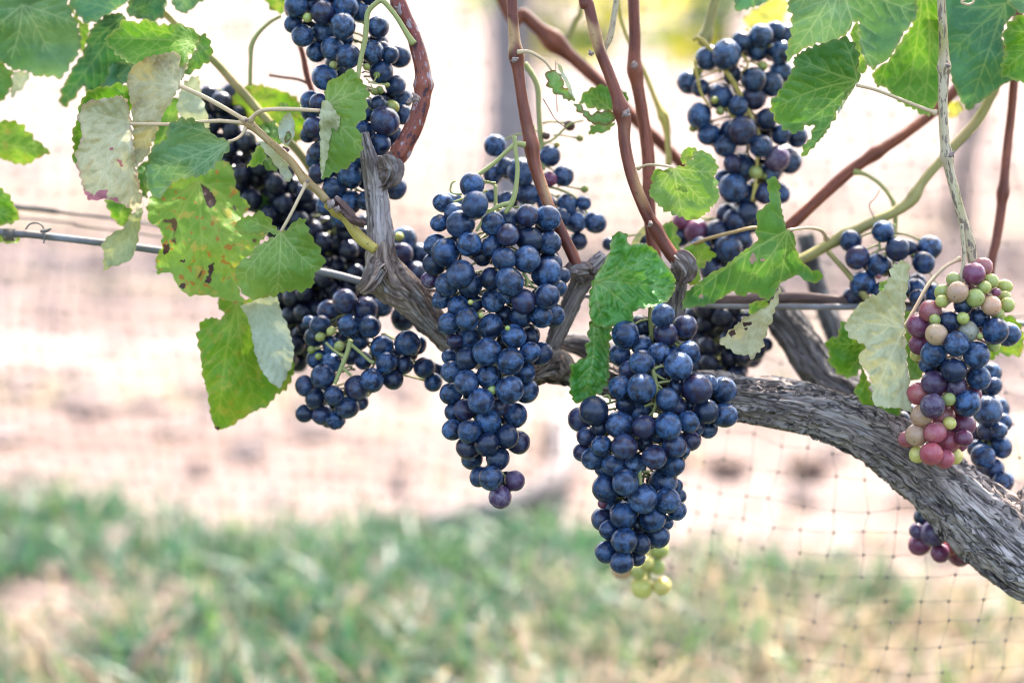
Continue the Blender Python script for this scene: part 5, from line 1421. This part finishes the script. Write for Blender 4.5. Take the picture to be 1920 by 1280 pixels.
bunch('long blue bunch right of the middle, lowest hanging of all', B_, -0.018, 0.62, 0.75, stems=[
    (6, [(835, 560, 16), (832, 640, 17), (836, 730, 16), (838, 800, 14), (845, 930, 16)], 0.0), (6, [(838, 915, 10), (850, 950, 15), (862, 1000, 15), (868, 1060, 14), (862, 1130, 12), (850, 1160, 12)]),
    (6, [(846, 930, 12), (880, 915, 9), (915, 912, 7)]), (6, [(850, 950, 10), (890, 975, 8), (912, 985, 7)]), (6, [(866, 1010, 11), (900, 1000, 9), (940, 995, 8)]), (6, [(868, 1012, 10), (890, 1030, 8), (905, 1045, 7)]),
    (6, [(800, 1135, 9), (850, 1120, 10), (858, 1150, 9), (825, 1190, 8)]), (6, [(570, 1080, 8), (600, 1075, 9), (610, 1120, 8)]),
    (9, [(1250, 530, 16), (1248, 580, 15), (1250, 620, 14)]), (9, [(1270, 545, 7), (1310, 545, 7)])], seed=5, sd=-0.024, rmul=1.09)

# K: unripe wing hanging beneath
bunch('small yellow green cluster of sunlit unripe grapes under the long bunch', D(9, (1360, 982, 50, 'g'), (1240, 1098, 46, 'g'), (1292, 1055, 34, 'y'), (1345, 1075, 44, 'g'), (1262, 1192, 60, 'y'), (1372, 1185, 50, 'y'), (1150, 1085, 58, 'e')), 0.125, 0.4, 0.0, 'y', stems=[(0, [(1216, 1085, 4.5, 0.125), (1222, 1020, 5, 0.12), (1232, 930, 5.5, 0.10), (1240, 830, 6, 0.075), (1245, 750, 6, 0.05)])], seed=6, group='small clusters below the big bunches')

# C: top left bunch
C_ = D(3, (165, 35, 65, 'f'), (240, 20, 50, 'b'), (315, 70, 66, 'f'), (440, 40, 70, 'f'), (525, 72, 52, 'b'), (425, 145, 70, 'f'), (150, 135, 50), (200, 200, 62, 'f'), (315, 180, 62), (275, 292, 56, 'b'), (622, 152, 60), (370, 270, 66), (440, 215, 44, 'b'), (455, 315, 66, 'f'), (590, 290, 62), (645, 272, 42, 'b'), (690, 308, 48), (738, 315, 62, 'b'), (325, 432, 70, 'f'), (640, 405, 64), (720, 480, 58, 'b'),
        (245, 565, 58), (290, 575, 50, 'f'), (250, 622, 56, 'b'), (752, 550, 60, 'b'), (625, 585, 50), (560, 615, 58, 'b'), (758, 640, 56, 'b'), (660, 675, 76, 'f'), (265, 710, 60, 'f'), (237, 750, 46, 'b'), (545, 740, 60, 'b'), (705, 760, 58, 'b'), (632, 805, 62, 'f'), (290, 845, 52), (270, 890, 50, 'b'), (290, 968, 55), (470, 980, 70), (380, 1050, 66), (718, 1050, 62), (470, 1130, 60), (555, 1120, 52), (330, 1150, 52), (410, 1205, 60),
        (480, -40, 62), (350, -45, 62), (230, -60, 60), (100, -60, 60), (580, -20, 52, 'b'), (590, 350, 50, 'Bd'), (500, 700, 50, 'Bd'), (440, 900, 56, 'b'), (350, 955, 50, 'b'), (420, 400, 55, 'Bd'), (480, 470, 50, 'Bd'), (380, 620, 60, 'd'), (420, 760, 60, 'd'), (340, 800, 50, 'd'), (520, 880, 55, 'b'), (560, 1000, 58, 'b'), (640, 930, 55, 'b'),
        (228, 100, 27, 'gf'), (372, 364, 22, 'g'), (558, 374, 20, 'gf'), (615, 420, 18, 'nf'), (700, 597, 38, 'g'), (630, 505, 23, 'nf'), (600, 512, 20, 'nf'), (672, 475, 14, 'nf'))
bunch('deep blue bunch at the top left behind the grey spur', C_, 0.022, 0.55, 0.5, stems=[
    (3, [(820, 245, 26), (790, 200, 20), (735, 110, 17), (690, 50, 17), (645, 5, 18), (610, 20, 17), (565, 70, 18), (556, 150, 19), (548, 230, 18), (525, 330, 17), (512, 420, 15), (510, 520, 12)]),
    (3, [(556, 440, 5), (590, 465, 4), (615, 425, 4)]), (3, [(590, 465, 4), (670, 475, 4)]), (3, [(580, 470, 4), (600, 510, 4)])], seed=7, sd=-0.036)

# D: lower left bunch
D_ = D(4, (435, 548, 68, 'f'), (555, 590, 66, 'f'), (640, 580, 55, 'b'), (460, 682, 60), (575, 690, 62), (345, 600, 60, 'b'), (298, 682, 58), (238, 662, 34, 'b'), (275, 745, 58), (645, 805, 64), (785, 785, 70, 'f'), (840, 792, 55, 'b'), (670, 895, 62, 'f'), (587, 990, 68, 'f'), (315, 968, 66, 'f'), (215, 1022, 56), (275, 1090, 56), (375, 1075, 54, 'f'), (505, 1032, 68, 'f'), (450, 1140, 64), (210, 1175, 50), (310, 1180, 56), (385, 1212, 50, 'x'), (522, 1112, 46, 'b'),
        (705, 985, 56, 'd'), (765, 905, 52, 'd'), (280, 870, 56), (360, 892, 56, 'b'), (365, 800, 56, 'b'), (470, 850, 55, 'Bd'), (520, 770, 50, 'Bd'), (880, 920, 60, 'd'), (930, 1002, 52), (948, 935, 46, 'd'), (700, 840, 50, 'bd'), (410, 770, 45, 'Bd'), (540, 880, 50, 'Bd'),
        (300, 748, 27, 'gf'), (405, 800, 29, 'gf'), (290, 857, 19, 'nf'), (250, 822, 22, 'nf'), (360, 716, 25, 'gf'))
bunch('blue bunch at lower left under the brown arm', D_, 0.035, 0.5, 0.5, stems=[
    (4, [(470, 765, 18), (452, 830, 17), (425, 900, 16), (400, 960, 14), (380, 1010, 12)]), (4, [(470, 790, 13), (530, 840, 11), (580, 885, 12), (600, 890, 14)]), (4, [(440, 862, 12), (385, 830, 10), (330, 780, 9)]), (4, [(425, 920, 11), (470, 965, 10)])], seed=8, sd=-0.026)
bunch('dark shaded grapes between the left arm and the tall bunch', D(4, (768, 205, 70), (752, 285, 64), (850, 292, 70), (740, 190, 25, 'g'), (765, 640, 70, 'd'), (830, 400, 70, 'd'), (905, 400, 60, 'd'), (850, 560, 50, 'd'), (700, 420, 60, 'd'), (640, 260, 60, 'd'), (870, 480, 55, 'd')), 0.06, 0.5, 0.3, seed=9, fillkind='s')
# dark bunches at left, shade painted into their skin colour
def scatter(poly_rows, n, seed, rlo=17, rhi=22, gap=0.72):
    r = random.Random(seed)
    pa = np.array(poly_rows, float)
    out = []
    t = 0
    while len(out) < n and t < 9000:
        t += 1
        p = np.array([[r.uniform(pa[:, 0].min(), pa[:, 0].max()), r.uniform(pa[:, 1].min(), pa[:, 1].max())]])
        rad = r.uniform(rlo, rhi)
        if not in_poly(p, pa)[0]: continue
        if any((p[0, 0] - o[0]) ** 2 + (p[0, 1] - o[1]) ** 2 < (gap * (rad + o[2])) ** 2 for o in out): continue
        out.append((p[0, 0], p[0, 1], rad))
    return out
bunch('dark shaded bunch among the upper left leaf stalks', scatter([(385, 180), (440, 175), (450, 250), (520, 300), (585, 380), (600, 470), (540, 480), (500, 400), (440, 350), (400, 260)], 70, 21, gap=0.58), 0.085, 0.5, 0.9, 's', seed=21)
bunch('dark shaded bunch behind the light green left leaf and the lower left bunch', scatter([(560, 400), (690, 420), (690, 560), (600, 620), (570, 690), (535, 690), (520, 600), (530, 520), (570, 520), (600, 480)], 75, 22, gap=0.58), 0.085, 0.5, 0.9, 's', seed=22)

# E: upper right bunch
E_ = D(5, (1150, 325, 66), (1255, 305, 78, 'f'), (1340, 235, 55), (1450, 200, 66), (1530, 170, 50), (1590, 200, 62), (1560, 292, 66), (1430, 285, 60, 'b'), (1045, 460, 66), (1110, 490, 50, 'bd'), (1410, 443, 66, 'f'), (1505, 470, 66), (1560, 400, 60, 'b'), (1225, 540, 70), (1320, 592, 56), (1410, 547, 66), (1105, 645, 66), (1160, 752, 60), (1480, 665, 60), (1345, 730, 80, 'f'), (1250, 815, 60), (1450, 815, 62, 'f'), (1270, 722, 50, 'b'),
        (1540, 885, 68, 'v'), (1612, 905, 64), (1650, 762, 60), (1560, 752, 56, 'b'), (1340, 940, 80), (1290, 912, 50), (1500, 965, 60), (1240, 1000, 50), (1290, 1050, 80, 'f'), (1370, 1190, 66), (1560, 1080, 50), (1470, 1080, 56), (1260, 1200, 62), (1350, 1082, 60, 'b'), (1300, 1262, 52), (1420, 1245, 52), (1590, 520, 55, 'bd'), (1290, 420, 50, 'Bd'),
        (1420, 963, 38, 'gf'), (1190, 560, 20, 'nf'), (1460, 370, 26, 'n'), (1090, 400, 24, 'n'), (1070, 715, 22, 'n'), (1220, 620, 24, 'n'), (1465, 985, 18, 'n'))
bunch('slightly blurred loose blue bunch hanging at the top right', E_, 0.085, 0.5, 0.7, kind='k', rmul=1.06, stems=[
    (5, [(1072, 225, 11), (1095, 212, 15), (1150, 255, 16), (1215, 350, 16), (1272, 425, 18), (1320, 500, 17), (1350, 570, 16), (1388, 640, 15), (1412, 700, 14), (1440, 770, 12), (1430, 880, 10), (1420, 1000, 10), (1400, 1120, 9)]),
    (5, [(1320, 290, 8), (1365, 330, 9), (1375, 370, 8), (1340, 410, 8)]), (5, [(1080, 340, 10), (1095, 430, 12), (1115, 520, 10), (1160, 590, 9)]), (5, [(1260, 600, 8), (1290, 650, 9), (1380, 645, 8)]), (5, [(1430, 1030, 8), (1400, 1100, 8)])], seed=11, sd=-0.018, stemmat=M_YSTEM)
# F: behind the middle leaves, rims in the sun
F_ = D(6, (1090, 160, 66, 'u'), (1010, 102, 52, 'u'), (1205, 162, 66), (1265, 255, 78, 'f'), (1110, 250, 60), (1340, 205, 58), (1170, 372, 62, 'd'), (1235, 352, 60, 'd'), (1380, 112, 62), (1300, 100, 60), (1160, 300, 50, 'd'), (1320, 300, 55, 'd'), (1000, 190, 55), (1050, 320, 55, 'd'))
bunch('dark bunch with sunlit rims behind the round pale leaf and the broad leaf', F_, 0.085, 0.5, 0.4, kind='d', seed=12)
bunch('two or three loose dark grapes left of the crinkled leaf', D(6, (600, 230, 36), (792, 200, 30), (650, 250, 30, 'b')), 0.06, 0.3, 0.0, seed=13, group='small clusters below the big bunches')
# L: dark reddish bunch behind the trunk
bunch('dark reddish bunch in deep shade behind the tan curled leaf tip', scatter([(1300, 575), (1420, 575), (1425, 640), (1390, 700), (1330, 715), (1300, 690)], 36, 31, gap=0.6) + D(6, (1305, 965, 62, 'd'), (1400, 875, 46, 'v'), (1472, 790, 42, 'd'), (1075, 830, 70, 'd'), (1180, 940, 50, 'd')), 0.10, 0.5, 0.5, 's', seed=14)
# G
G_ = D(8, (938, 155, 62), (1118, 100, 62, 't'), (975, 245, 66, 'f'), (1087, 287, 60), (1200, 200, 66, 'f'), (1260, 190, 45, 'b'), (1378, 193, 72), (1345, 275, 60, 'f'), (1005, 392, 70), (950, 462, 50), (1300, 430, 60), (1390, 442, 55, 'b'), (1310, 382, 45, 'b'), (1205, 340, 56, 'd'), (1220, 420, 50, 'd'), (1095, 352, 14, 'p'), (1110, 440, 55, 'd'), (1310, 470, 45, 'd'))
bunch('small blue bunch behind the pale folded leaf at right', G_, 0.05, 0.5, 0.6, stems=[(8, [(1180, 60, 14), (1175, 120, 13), (1150, 170, 10)]), (8, [(1095, 140, 8), (1100, 190, 8), (1080, 220, 8)]), (8, [(1370, 320, 4), (1410, 380, 4), (1430, 410, 4)])], seed=15)
# H: the ripening bunch
H_ = D(8, (1675, 300, 52, 'pb'), (1625, 337, 62, 'uf'), (1512, 368, 40, 'g'), (1450, 440, 43, 'g'), (1447, 490, 36, 'g'), (1535, 440, 58, 'ef'), (1632, 472, 51, 'gf'), (1685, 412, 37, 'gf'), (1722, 378, 39, 'g'), (1798, 407, 39, 'g'), (1750, 442, 25, 'uf'), (1797, 466, 35, 'g'), (1812, 510, 41, 'g'), (1722, 515, 55, 'ef'), (1757, 560, 36, 'g'), (1382, 545, 60, 'p'),
        (1563, 512, 50, 'k'), (1408, 592, 31, 'gf'), (1490, 603, 54, 'k'), (1565, 585, 34, 'gf'), (1655, 582, 58, 'k'), (1320, 627, 65, 'uf'), (1590, 660, 60, 'c'), (1417, 675, 60, 'ef'), (1745, 655, 72, 'kf'), (1815, 674, 66, 'kb'), (1325, 728, 58, 'u'), (1660, 686, 17, 'gf'), (1527, 727, 68, 'kf'), (1403, 783, 72, 'k'), (1640, 790, 74, 'kf'), (1305, 790, 36, 'yb'), (1735, 735, 36, 'g'), (1372, 842, 50, 'kb'),
        (1515, 875, 70, 'kf'), (1650, 915, 68, 'k'), (1403, 945, 68, 'v'), (1525, 965, 58, 'v'), (1315, 1005, 62, 'p'), (1620, 1010, 46, 'ub'), (1395, 1075, 70, 'vf'), (1487, 1038, 35, 'gf'), (1590, 1060, 72, 'kf'), (1535, 1095, 46, 'pb'), (1455, 1130, 62, 'p'), (1335, 1128, 62, 'e'), (1490, 1168, 36, 'y'), (1565, 1180, 66, 'u'), (1480, 690, 50, 'Bs'), (1450, 860, 50, 'Bs'))
H_ += D(10, (1305, 225, 60, 'e'), (1410, 210, 60, 'p'), (1485, 262, 64, 'r'), (1570, 240, 48, 'u'), (1548, 275, 42, 'ub'), (1388, 330, 63, 'rf'), (1462, 357, 53, 'r'), (1515, 340, 46, 'yb'), (1312, 332, 46, 'yb'), (1252, 247, 46, 'pb'), (1430, 280, 45, 'Bu'))
bunch('ripening bunch of mixed green, pink, red and blue grapes at the right', H_, -0.018, 0.6, 0.3, stems=[
    (8, [(1558, 60, 14), (1562, 130, 14), (1572, 230, 13), (1560, 320, 12), (1548, 390, 11), (1540, 450, 10)]), (8, [(1560, 370, 9), (1640, 400, 8), (1700, 450, 8), (1760, 450, 6)]), (8, [(1460, 525, 8), (1490, 495, 9), (1530, 470, 8)]), (8, [(1640, 640, 7), (1660, 660, 6)])], seed=16, sd=-0.016, stemmat=M_TANP, fillkind='u')
# I
I_ = D(8, (1720, 890, 60), (1730, 965, 52), (1690, 990, 50), (1700, 1100, 82, 'f'), (1760, 1085, 60, 'b'), (1785, 1165, 50), (1700, 1210, 56), (1640, 1232, 62), (1762, 1212, 46, 'x'))
I_ += D(10, (1780, 290, 58), (1677, 340, 66, 'f'), (1735, 412, 56), (1680, 415, 50, 'b'), (1785, 485, 63, 'f'), (1722, 500, 52, 'b'), (1758, 570, 42), (1640, 300, 50, 'b'), (1720, 250, 50, 'b'))
bunch('dark blue bunch behind the ripening bunch, above the trunk', I_, 0.045, 0.5, 0.4, kind='k', seed=17)
bunch('dark grapes between the pale folded leaf and the ripening bunch', D(10, (1210, 150, 62), (1250, 100, 55), (1160, 120, 50), (1190, 60, 55)), 0.03, 0.4, 0.3, kind='d', seed=19, group='small clusters below the big bunches')
# J
bunch('small purple cluster peeping out under the thick trunk', D(10, (1400, 772, 72, 'vf'), (1312, 757, 46, 'v'), (1325, 832, 60, 'u'), (1345, 682, 52, 'd'), (1438, 882, 52, 'u'), (1545, 890, 64, 'u'), (1480, 800, 50, 'd'), (1500, 850, 45, 'r')), 0.055, 0.4, 0.0, kind='v', seed=18, group='small clusters below the big bunches')

# ------------------------------------------------------------------ parts sit where they were built, relative to their thing
bpy.context.view_layer.update()
want = {o: o.location.copy() for o in scene.objects}
for o in scene.objects:
    if o.parent is not None:
        o.matrix_parent_inverse = Matrix()
        o.location = want[o] - want[o.parent]
bpy.context.view_layer.update()
